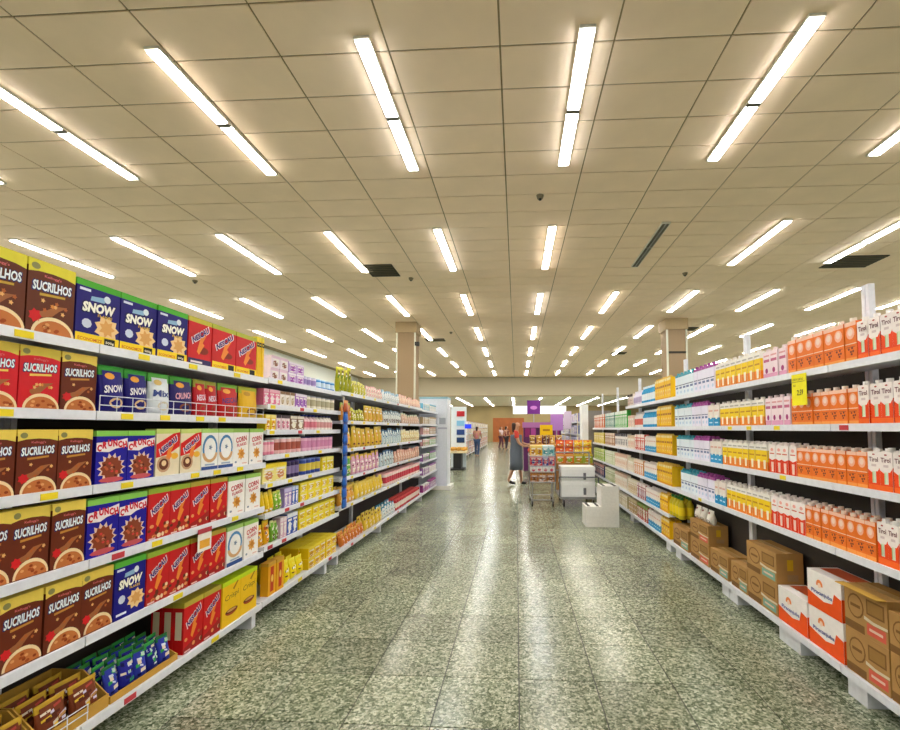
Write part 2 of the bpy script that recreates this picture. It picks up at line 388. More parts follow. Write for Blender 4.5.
# ------------------------------------------------------------------ product kinds
class Kind: pass
def kind(name, cat, desc, short, w_, h_, d_, me, parts=()):
    k = Kind(); k.name = name; k.cat = cat; k.desc = desc; k.short = short; k.w = w_; k.h = h_; k.d = d_; k.me = me; k.parts = list(parts); return k
EPS = .0008
def cereal(desc, short, body, top, draw, w_=.165, h_=.285, d_=.065, side=None, spine=None, name='cereal_box', cat='cereal box'):
    """card box; front faces -Y. draw(front_print, lettering, w, h, y)"""
    F = -d_ / 2
    b = MB().box(-w_ / 2, w_ / 2, F, d_ / 2, 0, h_, P(body), top=P(top), side=P(side or body))
    b.box(-w_ / 2 - .0004, w_ / 2 + .0004, F - .0004, d_ / 2 + .0004, h_ * .9, h_ + .0004, P(top))
    if spine:
        for sx in (-1, 1):
            x = sx * (w_ / 2 + .0006)
            pts = [(x, F * .62, h_ * .28), (x, -F * .62, h_ * .28), (x, -F * .62, h_ * .82), (x, F * .62, h_ * .82)]
            b.face(pts if sx > 0 else pts[::-1], P(spine))
    fp = MB(); lt = MB()
    fp.rect(-w_ / 2, w_ / 2, 0, h_ * .9, F - EPS * .5, P(body))
    draw(fp, lt, w_, h_, F - EPS)
    parts = []
    if fp.f: parts.append(('front_print', fp.mesh('front_print')))
    if lt.f: parts.append(('lettering', lt.mesh('lettering')))
    return kind(name, cat, desc, short, w_, h_, d_, b.mesh(name), parts)

def d_sugar(bg, sub):
    def f(p, l, w_, h_, y):
        p.poly([(-w_ / 2, h_ * .905), (-w_ / 2, h_ * .82), (-w_ * .3, h_ * .85), (0, h_ * .862), (w_ * .3, h_ * .85), (w_ / 2, h_ * .82), (w_ / 2, h_ * .905)], y, P(bg))
        p.ell(-w_ * .36, h_ * .91, w_ * .09, h_ * .045, y - EPS, P('8d8a55'))
        l.text('Kellogg\'s', 0, h_ * .80, w_ * .36, h_ * .045, y - 2 * EPS, P('d8686a'), arch=-.0)
        l.text('SUCRILHOS', 0, h_ * .67, w_ * .86, h_ * .155, y - EPS, P('1d2c6c'), rot=.06, bold=.075, shear=.1)
        l.text('SUCRILHOS', 0, h_ * .672, w_ * .82, h_ * .13, y - 2 * EPS, P('eef6fc'), rot=.06, bold=.035, shear=.1)
        p.poly([(-w_ * .26, h_ * .53), (w_ * .28, h_ * .56), (w_ * .28, h_ * .59), (-w_ * .26, h_ * .565)], y - EPS, P(sub))
        p.star(-w_ * .33, h_ * .25, w_ * .10, w_ * .14, 7, y - EPS, P('d31f24'))
        p.poly([(-w_ * .34, h_ * .30), (-w_ * .12, h_ * .34), (w_ * .08, h_ * .43), (w_ * .34, h_ * .45), (w_ * .16, h_ * .37), (w_ * .02, h_ * .28), (-w_ * .2, h_ * .24)], y - .6 * EPS, P('a5653a'))
        for q in range(7): p.star(w_ * random.uniform(-.2, .38), h_ * random.uniform(.28, .48), w_ * .028, w_ * .05, 5, y - (1.2 + .2 * q) * EPS, P(random.choice(['d98a3c', 'b5602a', 'e8b068'])))
        p.ell(w_ * .06, h_ * .02, w_ * .46, h_ * .25, y - EPS, P('f0d9a8'), n=16, a0=0, a1=PI)
        p.ell(w_ * .06, h_ * .02, w_ * .40, h_ * .20, y - 2 * EPS, P('c4733a'), n=16, a0=0, a1=PI)
        for q in range(9):
            a = random.uniform(.3, 2.8); r = random.uniform(.3, .85)
            p.ell(w_ * .06 + math.cos(a) * w_ * .38 * r, h_ * .03 + math.sin(a) * h_ * .17 * r, w_ * .05, h_ * .022, y - 3 * EPS, P(random.choice(['a34a1c', 'e0a060', '8c3a14'])), n=7)
    return f
def d_snow(promo):
    def f(p, l, w_, h_, y):
        p.rect(-w_ * .44, -w_ * .2, h_ * .83, h_ * .87, y, P('d8dcf0'))
        p.poly([(-w_ * .2, h_ * .70), (w_ * .12, h_ * .71), (w_ * .16, h_ * .80), (w_ * .05, h_ * .79), (-w_ * .18, h_ * .77)], y, P('8fb7d8'))
        p.ell(w_ * .18, h_ * .78, w_ * .08, h_ * .06, y - EPS, P('dfe8f2'), n=9)
        l.text('SNOW', 0, h_ * .60, w_ * .80, h_ * .20, y - EPS, P('120c4c'), bold=.09, shear=.15, rot=.05)
        l.text('SNOW', 0, h_ * .60, w_ * .74, h_ * .16, y - 2 * EPS, P('fbf7ea'), bold=.055, shear=.15, rot=.05)
        l.text('FLAKES', w_ * .14, h_ * .49, w_ * .34, h_ * .045, y - 2 * EPS, P('e8b83c'), bold=.02)
        p.ell(-w_ * .26, h_ * .33, w_ * .11, h_ * .075, y, P('cfd6ea'), n=9)
        zz = .16 if promo else .06
        p.star(w_ * .2, h_ * (.30 if promo else .26), w_ * .22, w_ * .30, 9, y, P('f1cd92'))
        p.star(w_ * .2, h_ * (.31 if promo else .27), w_ * .12, w_ * .20, 7, y - EPS, P('e0a45c'))
        if promo:
            p.rect(-w_ / 2, w_ / 2, 0, h_ * .17, y - 2 * EPS, P('f7d721'))
            p.rect(w_ * .14, w_ * .40, h_ * .015, h_ * .15, y - 3 * EPS, P('1d1a14'))
            p.text('ECONOMIZE', -w_ * .18, h_ * .085, w_ * .54, h_ * .05, y - 3 * EPS, P('c9651d'))
            p.text('500g', w_ * .27, h_ * .08, w_ * .2, h_ * .05, y - 4 * EPS, P('f0e6c8'))
        else: p.rect(-w_ * .42, -w_ * .1, h_ * .06, h_ * .1, y, P('dfe4f2'))
    return f
def d_crunch(p, l, w_, h_, y):
    p.poly([(-w_ / 2, h_ * .62), (-w_ * .1, h_ * .60), (w_ * .1, h_ * .66), (w_ / 2, h_ * .70), (w_ / 2, h_ * .86), (w_ * .2, h_ * .82), (0, h_ * .80), (-w_ / 2, h_ * .78)], y, P('f4e9ea'))
    for i, ch in enumerate('CRUNCH'):
        u = (i - 2.5) / 6
        l.text(ch, u * w_ * .98, h_ * (.71 + .035 * math.sin(i * 1.1 - .8) + .012 * i), w_ * .145, h_ * .13, y - EPS, P('d42a3c'), bold=.06, rot=.12 * (i - 2) * .6)
    p.star(0, h_ * .30, w_ * .33, w_ * .46, 14, y, P('e9cdbb'))
    p.star(0, h_ * .30, w_ * .30, w_ * .37, 12, y - EPS, P('8c3f24'))
    for q in range(14):
        a = random.uniform(0, 2 * PI); r = random.uniform(0, .3)
        p.ell(math.cos(a) * w_ * r, h_ * .30 + math.sin(a) * w_ * r, w_ * .05, w_ * .04, y - 2 * EPS, P(random.choice(['c4623a', '5c2414', 'e6b890', 'd8413a'])), n=6)
    p.ell(0, h_ * .08, w_ * .4, h_ * .05, y - 2 * EPS, P('c9565a'), n=10)
def d_nescau(kindn):
    def f(p, l, w_, h_, y):
        if kindn == 'cream':
            p.poly([(-w_ / 2, h_ * .40), (0, h_ * .46), (w_ / 2, h_ * .62), (w_ / 2, h_ * .93), (w_ * .2, h_ * .90), (-w_ / 2, h_ * .68)], y, P('e0211f'))
            p.ell(-w_ * .18, h_ * .26, w_ * .28, h_ * .17, y - EPS, P('c9a07a')); p.ell(-w_ * .18, h_ * .26, w_ * .2, h_ * .12, y - 2 * EPS, P('6a3420'))
            p.ell(-w_ * .18, h_ * .28, w_ * .1, h_ * .06, y - 3 * EPS, P('f0d0a0')); p.ell(w_ * .28, h_ * .42, w_ * .16, h_ * .07, y - EPS, P('f0b83a'))
        p.poly([(-w_ * .05, h_ * .24), (w_ * .18, h_ * .46), (w_ * .10, h_ * .50), (w_ * .42, h_ * .86), (w_ * .12, h_ * .62), (w_ * .02, h_ * .64), (-w_ * .14, h_ * .30)], y - EPS, P('f08a34'))
        l.text('NESCAU', 0, h_ * .66, w_ * .88, h_ * .15, y - 2 * EPS, P('f4d9dc'), bold=.075, rot=.55, shear=.2)
        l.text('NESCAU', 0, h_ * .66, w_ * .80, h_ * .11, y - 3 * EPS, P('33247a'), bold=.035, rot=.55, shear=.2)
        if kindn in ('bowl', 'plain'):
            p.poly([(-w_ * .5, 0), (w_ * .5, 0), (w_ * .5, h_ * .3), (w_ * .2, h_ * .22), (-w_ * .5, h_ * .10)], y, P('a51f1c' if kindn == 'plain' else 'b8301f'))
            n = 6 if kindn == 'plain' else 14
            for q in range(n):
                a = random.uniform(-.45, .45); b = random.uniform(.06, .30)
                p.ell(w_ * a, h_ * b, w_ * random.uniform(.06, .1), h_ * random.uniform(.03, .05), y - EPS * random.choice((1.5, 2, 2.5)), P(random.choice(['f0d3a8', 'c06a34', '6a2c16', 'e89a58'])), n=8)
            p.rect(-w_ * .45, -w_ * .15, h_ * .02, h_ * .05, y - 3 * EPS, P('f0c8c0'))
        if kindn == 'promo':
            p.ell(w_ * .12, h_ * .36, w_ * .24, h_ * .07, y, P('8c2c18'))
            p.rect(-w_ / 2, w_ / 2, 0, h_ * .18, y - 3 * EPS, P('f7d721')); p.rect(w_ * .16, w_ * .42, h_ * .02, h_ * .16, y - 4 * EPS, P('1d1a14'))
            p.text('ECONOMIZE', -w_ * .18, h_ * .09, w_ * .54, h_ * .05, y - 4 * EPS, P('c9651d'))
        if kindn == 'stripe':
            p.ell(w_ * .12, h_ * .34, w_ * .26, h_ * .08, y, P('8c2c18')); p.rect(-w_ / 2, w_ / 2, 0, h_ * .15, y - EPS, P('2c2658')); p.rect(-w_ * .4, w_ * .1, h_ * .06, h_ * .10, y - 2 * EPS, P('ece2e4'))
    return f
def d_ring(p, l, w_, h_, y):
    cx, cz = 0, h_ * .52
    for (r, c, q) in ((.46, '4d86b8', 1), (.36, 'f6f7f4', 2)):
        p.ell(cx, cz, w_ * r, h_ * r * .72, y - EPS * q, P(c), n=18)
    p.ell(cx, cz - h_ * .10, w_ * .46, h_ * .23, y - 1.5 * EPS, P('d8aa78'), n=14, a0=PI, a1=2 * PI)
    p.ell(cx, cz, w_ * .33, h_ * .26, y - 3 * EPS, P('fafaf6'), n=14)
    p.star(0, h_ * .55, w_ * .06, w_ * .13, 5, y - 4 * EPS, P('7d8fa6'))
    p.rect(-w_ * .5, w_ * .5, h_ * .0, h_ * .10, y - 2 * EPS, P('35528f')); p.rect(-w_ * .3, w_ * .3, h_ * .12, h_ * .16, y - 2 * EPS, P('9fb2cc'))
def d_corn(p, l, w_, h_, y):
    l.text('CORN', 0, h_ * .72, w_ * .70, h_ * .14, y - EPS, P('c8283c'), bold=.03, rot=.14)
    l.text('FLAKES', w_ * .04, h_ * .58, w_ * .62, h_ * .08, y - EPS, P('c8283c'), bold=.02, rot=.14)
    p.star(w_ * .02, h_ * .33, w_ * .17, w_ * .26, 8, y, P('e5a94c')); p.star(w_ * .05, h_ * .34, w_ * .1, w_ * .15, 6, y - EPS, P('c9812c'))
    p.ell(-w_ * .32, h_ * .12, w_ * .07, h_ * .03, y, P('8a94a4'), n=8); p.rect(w_ * .1, w_ * .4, h_ * .06, h_ * .09, y, P('e4b8a8'))
def d_yellow(p, l, w_, h_, y):
    p.poly([(w_ * .05, h_ * .78), (w_ * .3, h_ * .92), (w_ * .36, h_ * .9), (w_ * .12, h_ * .74)], y, P('a8761c'))
    l.text('Crispi', 0, h_ * .62, w_ * .74, h_ * .16, y - EPS, P('7a5a22'), bold=.0, rot=.1, shear=.2)
    p.ell(-w_ * .0, h_ * .30, w_ * .34, h_ * .10, y - EPS, P('a8441c'), n=14, a0=PI, a1=2 * PI); p.ell(0, h_ * .30, w_ * .34, h_ * .05, y - 2 * EPS, P('6a2c14'), n=14)
    p.ell(0, h_ * .31, w_ * .26, h_ * .03, y - 3 * EPS, P('d8a060'), n=12)
def d_redyel(p, l, w_, h_, y):
    p.rect(-w_ * .22, w_ * .2, h_ * .1, h_ * .86, y, P('c8401c')); p.ell(0, h_ * .5, w_ * .14, h_ * .12, y - EPS, P('f0d060'), n=10)

K = {}
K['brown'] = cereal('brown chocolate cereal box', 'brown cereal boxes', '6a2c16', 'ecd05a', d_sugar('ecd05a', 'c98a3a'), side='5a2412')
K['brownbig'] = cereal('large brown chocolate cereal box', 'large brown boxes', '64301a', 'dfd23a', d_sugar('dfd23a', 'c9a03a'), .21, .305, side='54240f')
K['redsug'] = cereal('bright red sugared cereal box', 'red cereal boxes', 'd3202a', 'd8c04a', d_sugar('d8c04a', 'f0d060'), .165, .265)
K['snowp'] = cereal('blue cereal box with yellow band', 'blue promotion boxes', '1d1470', '4caa2c', d_snow(True), .226, .30)
K['snow'] = cereal('dark blue snow cereal box', 'dark blue box', '1b1680', '5cb83c', d_snow(False), .175, .285)
K['crunch'] = cereal('blue crunch cereal box', 'blue crunch boxes', '1c169a', '8ed05a', d_crunch, .172, .275)
K['nesp'] = cereal('red chocolate cereal box with yellow band', 'red promotion boxes', 'cf1f22', 'b5b83c', d_nescau('promo'), .235, .30)
K['ness'] = cereal('red chocolate cereal box with dark blue band', 'red banded box', 'cf1f22', 'c5b83c', d_nescau('stripe'), .215, .30)
K['nescream'] = cereal('cream and red chocolate cereal box', 'cream and red boxes', 'e9dcbc', 'c8d878', d_nescau('cream'), .178, .268)
K['nesb'] = cereal('red chocolate cereal box with cereal bowl', 'red bowl boxes', 'c81d20', '9cb83c', d_nescau('bowl'), .165, .28)
K['nespl'] = cereal('plain red chocolate cereal box', 'plain red boxes', 'd0191c', 'b8a83c', d_nescau('plain'), .165, .28, spine='e8d8b8')
K['ring'] = cereal('white cereal box with blue ring', 'ringed white boxes', 'f3f3ee', 'a8d070', d_ring, .16, .27)
K['corn'] = cereal('white corn flakes box', 'white corn boxes', 'f6f3ee', '9cc860', d_corn, .18, .27)
K['yelbox'] = cereal('yellow cereal box with brown bowl', 'yellow cereal boxes', 'f2c51c', 'c8e024', d_yellow, .175, .30)
K['redyel'] = cereal('narrow red and yellow cereal box', 'narrow red boxes', 'eaa91e', 'd8a43c', d_redyel, .10, .26)
def d_yelpanel(p, l, w_, h_, y):
    p.rect(-w_ / 2, w_ / 2, h_ * .76, h_ * .87, y, P('28241a')); p.rect(-w_ * .08, w_ * .08, h_ * .1, h_ * .72, y, P('d8a81c')); p.rect(-w_ * .3, w_ * .3, h_ * .8, h_ * .83, y - EPS, P('d8c860'))
K['yelpan'] = cereal('slim yellow pack with black band', 'slim yellow packs', 'f2c61c', 'e8d43c', d_yelpanel, .055, .32, .06, name='slim_pack', cat='pack')

def pouch(desc, short, body, top, draw=None, w_=.15, h_=.21, d_=.06, bands=None, panel=None, name='cereal_bag', cat='bag', n=12, rows=7):
    def th(u): return (math.sin(min(1, max(0, u)) ** .55 * PI)) * d_ / 2 * .96 + .002 if u < 1 else .002
    def wd(u): return w_ / 2 * (.93 + .07 * abs(2 * u - 1) ** 2)
    b = MB(); k = 0; us = [i / rows for i in range(rows + 1)]; us[0] = .0; us.append(1.0)
    zs = [u * h_ * .92 for u in us[:-1]] + [h_]
    for i, (u, z) in enumerate(zip(us, zs)):
        t = max(.002, th(u) if 0 < i < len(us) - 2 else (.012 if i == 0 else .002)); ww = wd(u)
        for q in range(n):
            a = 2 * PI * q / n; ca, sa = math.cos(a), math.sin(a)
            b.v.append((ww * math.copysign(abs(ca) ** .8, ca), t * math.copysign(abs(sa) ** .9, sa), z))
    for i in range(len(us) - 1):
        m = P(top) if i == len(us) - 2 else P(bands[i] if bands and i < len(bands) and bands[i] else body, .25 if not bands else .38)
        if i == len(us) - 3: m = P(top)
        for q in range(n):
            r = (q + 1) % n; b.f.append((i * n + q, i * n + r, (i + 1) * n + r, (i + 1) * n + q)); b.m.append(b.mi(m))
    b.f.append(tuple(range(n))[::-1]); b.m.append(b.mi(P(body))); e = (len(us) - 1) * n; b.f.append(tuple(e + q for q in range(n))); b.m.append(b.mi(P(top)))
    def surf(x, z):
        u = min(1, max(0.02, z / (h_ * .92))); q = min(.98, abs(x) / wd(u)); return -(max(.004, th(u)) * math.sqrt(1 - q ** 2.2)) - .003
    parts = []
    if draw:
        fp = MB(); lt = MB()
        for q in range(6):
            za, zb_ = h_ * (.08 + .135 * q), h_ * (.08 + .135 * (q + 1))
            for u in range(4):
                xa, xb = w_ * (-.36 + .18 * u), w_ * (-.36 + .18 * (u + 1)); fp.poly([(xa, za), (xb, za), (xb, zb_), (xa, zb_)], .0003, P(panel or body), surf)
        draw(fp, lt, w_, h_, surf)
        if fp.f: parts.append(('front_print', fp.mesh('front_print')))
        if lt.f: parts.append(('lettering', lt.mesh('lettering')))
    return kind(name, cat, desc, short, w_, h_, d_, b.mesh(name, True), parts)
def p_word(word, col, blob, sub=None, rot=.1):
    def f(p, l, w_, h_, S):
        if word: l.text(word, 0, h_ * .52, w_ * .70, h_ * .16, .002, P(col), bold=.03, rot=rot, shear=.2, surf=S)
        p.ell(w_ * .05, h_ * .22, w_ * .27, h_ * .11, .001, P(blob), surf=S, n=12)
        p.ell(-w_ * .12, h_ * .78, w_ * .18, h_ * .07, .002, P(sub or 'f0a43c'), surf=S, n=10)
    return f
K['bsnow'] = pouch('blue snow cereal bag', 'blue snow bags', '201a78', '3ca43c', p_word('SNOW', 'f4f1f4', 'e9c494'))
K['bwhite'] = pouch('white cereal bag with green seal', 'white bag', 'e4ebee', '5cb84c', p_word('Mix', '3c4c8c', 'd8cfb8', 'e0c070', 0), .155)
K['bcrunch'] = pouch('purple-blue crunch cereal bag', 'crunch bag', '2a2268', '4cac3c', p_word('CRUNCH', 'e8a8b8', '8c4a2c'), .165)
K['bnes'] = pouch('red chocolate cereal bag', 'red cereal bags', 'c8202a', 'a8a83c', p_word('NESCAU', 'e8d0e4', 'a8502c'), .11)
K['bnesw'] = pouch('wide red chocolate cereal bag', 'wide red bag', 'cf2424', '7cb43c', p_word('NESCAU', '4c3474', 'a04a24'), .215)
K['byel'] = pouch('yellow granola bag', 'yellow granola bag', 'e8b81c', 'b8c43c', p_word('', 'e8b81c', '8c5a1c', 'c89420'), .23)
K['choc'] = pouch('small brown chocolate cereal pouch', 'brown pouches', '7a3a20', 'c9a02c', p_word('', 'c8b8d0', 'b07858', 'b8b8d4'), .12, .155, .05, name='cereal_pouch')
def p_mix(seed):
    def f(p, l, w_, h_, S):
        rr = random.Random(seed)
        for q in range(9):
            x, z = w_ * rr.uniform(-.3, .3), h_ * rr.uniform(.12, .85); a = rr.uniform(.08, .2) * w_; b = rr.uniform(.03, .07) * h_; t = rr.uniform(-.3, .3) * w_
            p.poly([(max(-.42 * w_, x - a), z - b), (min(.42 * w_, x + a), z - b + t * .3), (min(.42 * w_, x + a), z + b + t * .3), (max(-.42 * w_, x - a), z + b)], .0008 + .0003 * q, P(rr.choice(['eef2fa', 'c8e6d0', '2c9c48', 'dfe4f6', '14145c', '3cb45c', 'f0e0c8'])), S)
    return f
for q in range(3): K['bluep%d' % q] = pouch('small blue and green cereal pouch', 'blue pouches', ['27289a', '1c2484', '2f3cae'][q], ['2f8c3c', '34a048', '1f6c34'][q], p_mix(q), .075, .15, .035, name='cereal_pouch')
K['bluep'] = K['bluep0']

BSEED = [0]
def busy(cols, n=8):
    BSEED[0] += 1; sd = BSEED[0]
    def f(p, l, w_, h_, S, y=None):
        rr = random.Random(sd)
        for q in range(n):
            x, z = w_ * rr.uniform(-.3, .3), h_ * rr.uniform(.1, .82); a = rr.uniform(.06, .18) * w_; b = rr.uniform(.02, .06) * h_; t = rr.uniform(-.02, .06) * h_
            x0, x1 = max(-.42 * w_, x - a), min(.42 * w_, x + a)
            pts = [(x0, z - b), (x1, z - b + t), (x1, z + b + t), (x0, z + b)]
            if S: p.poly(pts, .0012 + .0003 * q, P(rr.choice(cols)), S)
            else: p.poly(pts, y - .0002 * q, P(rr.choice(cols)))
    return f
def simplebox(desc, short, c1, c2, c3, w_, h_, d_=.07, name='food_box', cat='box', c4='f4efe8'):
    F = -d_ / 2
    b = MB().box(-w_ / 2, w_ / 2, F, d_ / 2, 0, h_, P(c1), top=P(c2))
    b.rect(-w_ / 2, w_ / 2, h_ * .80, h_, F - EPS, P(c2)); b.ell(0, h_ * .38, w_ * .3, h_ * .24, F - EPS, P(c3), n=10)
    b.rect(-w_ * .36, w_ * .36, h_ * .64, h_ * .74, F - EPS, P(c4)); b.rect(-w_ * .4, w_ * .1, h_ * .05, h_ * .1, F - EPS, P(c4))
    busy([c2, c3, c4, c4], 7)(b, None, w_, h_ * .8, None, F - 2 * EPS)
    return kind(name, cat, desc, short, w_, h_, d_, b.mesh(name))
def can(desc, short, c1, c2, c3, w_, h_, name='food_can', cat='can'):
    r = w_ / 2
    b = MB().lathe([(r * .94, 0), (r, .006), (r, h_ * .25), (r, h_ * .72), (r, h_ - .012), (r * .94, h_)], [STEEL, P(c1), P(c2), P(c1), P(c3)], 10)
    return kind(name, cat, desc, short, w_, h_, w_, b.mesh(name, True))
def bottle(desc, short, c1, c2, c3, w_, h_, name='drink_bottle', cat='bottle'):
    r = w_ / 2
    b = MB().lathe([(r * .85, 0), (r, .012), (r, h_ * .18), (r, h_ * .56), (r * .95, h_ * .66), (r * .42, h_ * .82), (r * .4, h_ * .88)], [P(c1), P(c1), P(c2), P(c1), P(c1), P(c1)], 10)
    c = MB().lathe([(r * .46, h_ * .88), (r * .46, h_), (r * .4, h_)], P(c3), 10)
    return kind(name, cat, desc, short, w_, h_, w_, b.mesh(name, True), [('cap', c.mesh('cap'))])
def carton(desc, short, c_body, draw, w_=.076, h_=.205, d_=.07, cap='f3efe8', top=None, name='drink_carton', cat='carton', capr=.016):
    F = -d_ / 2
    b = MB().box(-w_ / 2, w_ / 2, F, d_ / 2, 0, h_, P(c_body), top=P(top or c_body))
    # folded top seam
    b.box(-w_ / 2, w_ / 2, -.002, .002, h_, h_ + .006, P(top or c_body))
    fp = MB(); lt = MB(); fp.rect(-w_ / 2 - EPS, w_ / 2 + EPS, 0, h_, F - EPS * .5, P(c_body)); draw(fp, lt, w_, h_, F - EPS, d_)
    parts = [('front_print', fp.mesh('front_print'))]
    if lt.f: parts.append(('lettering', lt.mesh('lettering')))
    c = MB().cyl((0, F * .45, h_), (0, F * .45, h_ + .02), capr, P(cap), 9)
    parts.append(('cap', c.mesh('cap')))
    return kind(name, cat, desc, short, w_, h_ + .02, d_, b.mesh(name), parts)
def sidewrap(p, w_, d_, z0, z1, m):          # colour band on the two narrow sides as well
    for sx in (-1, 1):
        x = sx * (w_ / 2 + EPS); pts = [(x, -d_ / 2, z0), (x, d_ / 2, z0), (x, d_ / 2, z1), (x, -d_ / 2, z1)]
        p.face(pts if sx > 0 else pts[::-1], m)
def d_orange(p, l, w_, h_, y, d_):
    p.ell(0, h_ * .72, w_ * .36, h_ * .15, y, P('f6b79a'), n=14); p.ell(0, h_ * .74, w_ * .22, h_ * .09, y - EPS, P('f9d6c8'), n=12)
    p.rect(-w_ / 2, w_ / 2, h_ * .90, h_, y, P('f4c6ae')); p.rect(-w_ / 2, w_ / 2, h_ * .45, h_ * .47, y, P('f8d9bc'))
    for a, b in ((-.18, .33), (.12, .35), (.0, .26), (.2, .27), (.06, .2)): p.ell(w_ * a, h_ * b, w_ * .09, h_ * .03, y - EPS, P('7a3a2c'), n=7)
    p.rect(-w_ * .4, w_ * .4, h_ * .37, h_ * .39, y - EPS, P('c05a2a')); p.rect(-w_ / 2, w_ / 2, 0, h_ * .12, y, P('f5a04a'))
def d_tirol(p, l, w_, h_, y, d_):
    O = P('ee4a17')
    p.poly([(-w_ / 2, 0), (w_ / 2, 0), (w_ / 2, h_ * .60), (w_ * .30, h_ * .50), (w_ * .16, h_ * .50), (w_ * .16, h_ * .2), (-w_ * .16, h_ * .2), (-w_ * .16, h_ * .46), (-w_ / 2, h_ * .54)], y, O)
    p.rect(-w_ / 2, w_ / 2, 0, h_ * .16, y - EPS, P('f56a22'))
    p.poly([(-w_ * .13, h_ * .2), (w_ * .14, h_ * .2), (w_ * .14, h_ * .5), (-w_ * .13, h_ * .5)], y - EPS, P('dcebd0')); p.rect(-w_ * .13, -w_ * .05, h_ * .22, h_ * .48, y - 2 * EPS, P('b4cf98'))
    sidewrap(p, w_, d_, 0, h_ * .62, O)
    l.text('Tirol', 0, h_ * .80, w_ * .78, h_ * .12, y - EPS, P('6a2434'), bold=.02); p.ell(0, h_ * .93, w_ * .12, h_ * .02, y, P('b04a4a'), n=8)
    p.rect(-w_ * .2, w_ * .2, h_ * .62, h_ * .68, y, P('d8c8c8'))
def d_redw(p, l, w_, h_, y, d_):
    O = P('e8421e')
    p.poly([(-w_ / 2, 0), (w_ / 2, 0), (w_ / 2, h_ * .52), (0, h_ * .46), (-w_ / 2, h_ * .52)], y, O); sidewrap(p, w_, d_, 0, h_ * .52, O)
    p.poly([(-w_ * .12, h_ * .06), (w_ * .2, h_ * .06), (w_ * .24, h_ * .40), (-w_ * .16, h_ * .40)], y - EPS, P('f7d6c4'))
    p.rect(-w_ * .36, w_ * .36, h_ * .68, h_ * .72, y, P('d86a5a')); p.ell(0, h_ * .84, w_ * .24, h_ * .06, y, P('f4b0a4'), n=10)
def d_yel(p, l, w_, h_, y, d_):
    p.rect(-w_ / 2, w_ / 2, 0, h_ * .36, y, P('f08a24')); p.rect(-w_ / 2, w_ / 2, h_ * .36, h_ * .78, y, P('f6d21e')); sidewrap(p, w_, d_, h_ * .36, h_ * .78, P('f0c81e')); sidewrap(p, w_, d_, 0, h_ * .36, P('ec7f22'))
    p.poly([(-w_ * .1, h_ * .1), (w_ * .2, h_ * .1), (w_ * .26, h_ * .42), (-w_ * .14, h_ * .42)], y - EPS, P('fbf0d0'))
    p.rect(-w_ * .38, w_ * .38, h_ * .56, h_ * .62, y - EPS, P('c9921a')); p.rect(-w_ * .4, w_ * .4, h_ * .84, h_ * .9, y, P('b8b4b0'))
def d_pink(p, l, w_, h_, y, d_):
    p.rect(-w_ / 2, w_ / 2, 0, h_ * .2, y, P('e0a0c0')); p.ell(0, h_ * .30, w_ * .2, h_ * .10, y - EPS, P('a83c78'), n=9); p.rect(-w_ * .4, w_ * .4, h_ * .62, h_ * .72, y, P('c86a8c')); p.rect(-w_ * .4, w_ * .4, h_ * .82, h_ * .88, y, P('e0a4a8'))
def d_milk(c):
    def f(p, l, w_, h_, y, d_):
        p.rect(-w_ / 2, w_ / 2, h_ * .9, h_, y, P(c)); p.rect(-w_ / 2, w_ / 2, h_ * .50, h_ * .535, y, P('54587c')); p.rect(-w_ * .36, w_ * .36, h_ * .36, h_ * .45, y, P('6f7ea8'))
        p.ell(w_ * .1, h_ * .2, w_ * .2, h_ * .07, y, P('b8d0ea'), n=9); sidewrap(p, w_, d_, h_ * .9, h_, P(c))
    return f
def d_blue(p, l, w_, h_, y, d_):
    p.rect(-w_ / 2, w_ / 2, 0, h_ * .42, y, P('1c96cc')); sidewrap(p, w_, d_, 0, h_ * .42, P('1c90c4')); p.ell(0, h_ * .45, w_ * .22, h_ * .1, y - EPS, P('eef0ea'), n=9); p.rect(-w_ * .38, w_ * .38, h_ * .7, h_ * .78, y, P('e0b0a0')); p.rect(-w_ * .3, w_ * .3, h_ * .16, h_ * .22, y - EPS, P('bfe2f2'))
def d_yel2(p, l, w_, h_, y, d_):
    p.rect(-w_ * .4, w_ * .4, h_ * .6, h_ * .7, y, P('b8701c')); p.ell(0, h_ * .34, w_ * .28, h_ * .15, y, P('f6e08c'), n=10); p.ell(w_ * .05, h_ * .32, w_ * .16, h_ * .09, y - EPS, P('e08a24'), n=9); p.rect(-w_ / 2, w_ / 2, h_ * .88, h_, y, P('f0e0a0')); p.rect(-w_ / 2, w_ / 2, 0, h_ * .1, y, P('e09a1c')); p.rect(w_ * .44, w_ * .5, 0, h_, y - EPS, P('c8901c'))
K['orange'] = carton('orange fruit juice carton', 'orange juice cartons', 'f07a28', d_orange, cap='f2e8dc', top='e88a58')
K['tirol'] = carton('white and orange milk carton', 'white-orange milk cartons', 'f5ece8', d_tirol, .078, .215, cap='f4f0ee')
K['redw'] = carton('red and white drink carton', 'red-white cartons', 'f6eeea', d_redw, cap='f0e4e0')
K['yel'] = carton('yellow and orange drink carton', 'yellow-orange cartons', 'f0ece4', d_yel, .09, .205, cap='efe9e4')
K['pink'] = carton('pale pink drink carton', 'pale pink cartons', 'f4e0e6', d_pink, .09, .205, cap='e8d4d8')
K['milkt'] = carton('white milk carton with teal top', 'teal-topped milk cartons', 'e6f0fa', d_milk('3c9cb0'), .089, .205, cap='4aa8bc', top='3c9cb0')
K['milkp'] = carton('white milk carton with purple top', 'purple-topped milk cartons', 'ebe8fa', d_milk('a84a9c'), .089, .205, cap='b05aa4', top='a84a9c')
K['blue'] = carton('white and bright blue drink carton', 'blue-white cartons', 'eee4dc', d_blue, .10, .205, cap='e4dcd8')
K['yel2'] = carton('plain yellow drink carton', 'plain yellow cartons', 'f6c41c', d_yel2, .09, .22, cap='e4c060')

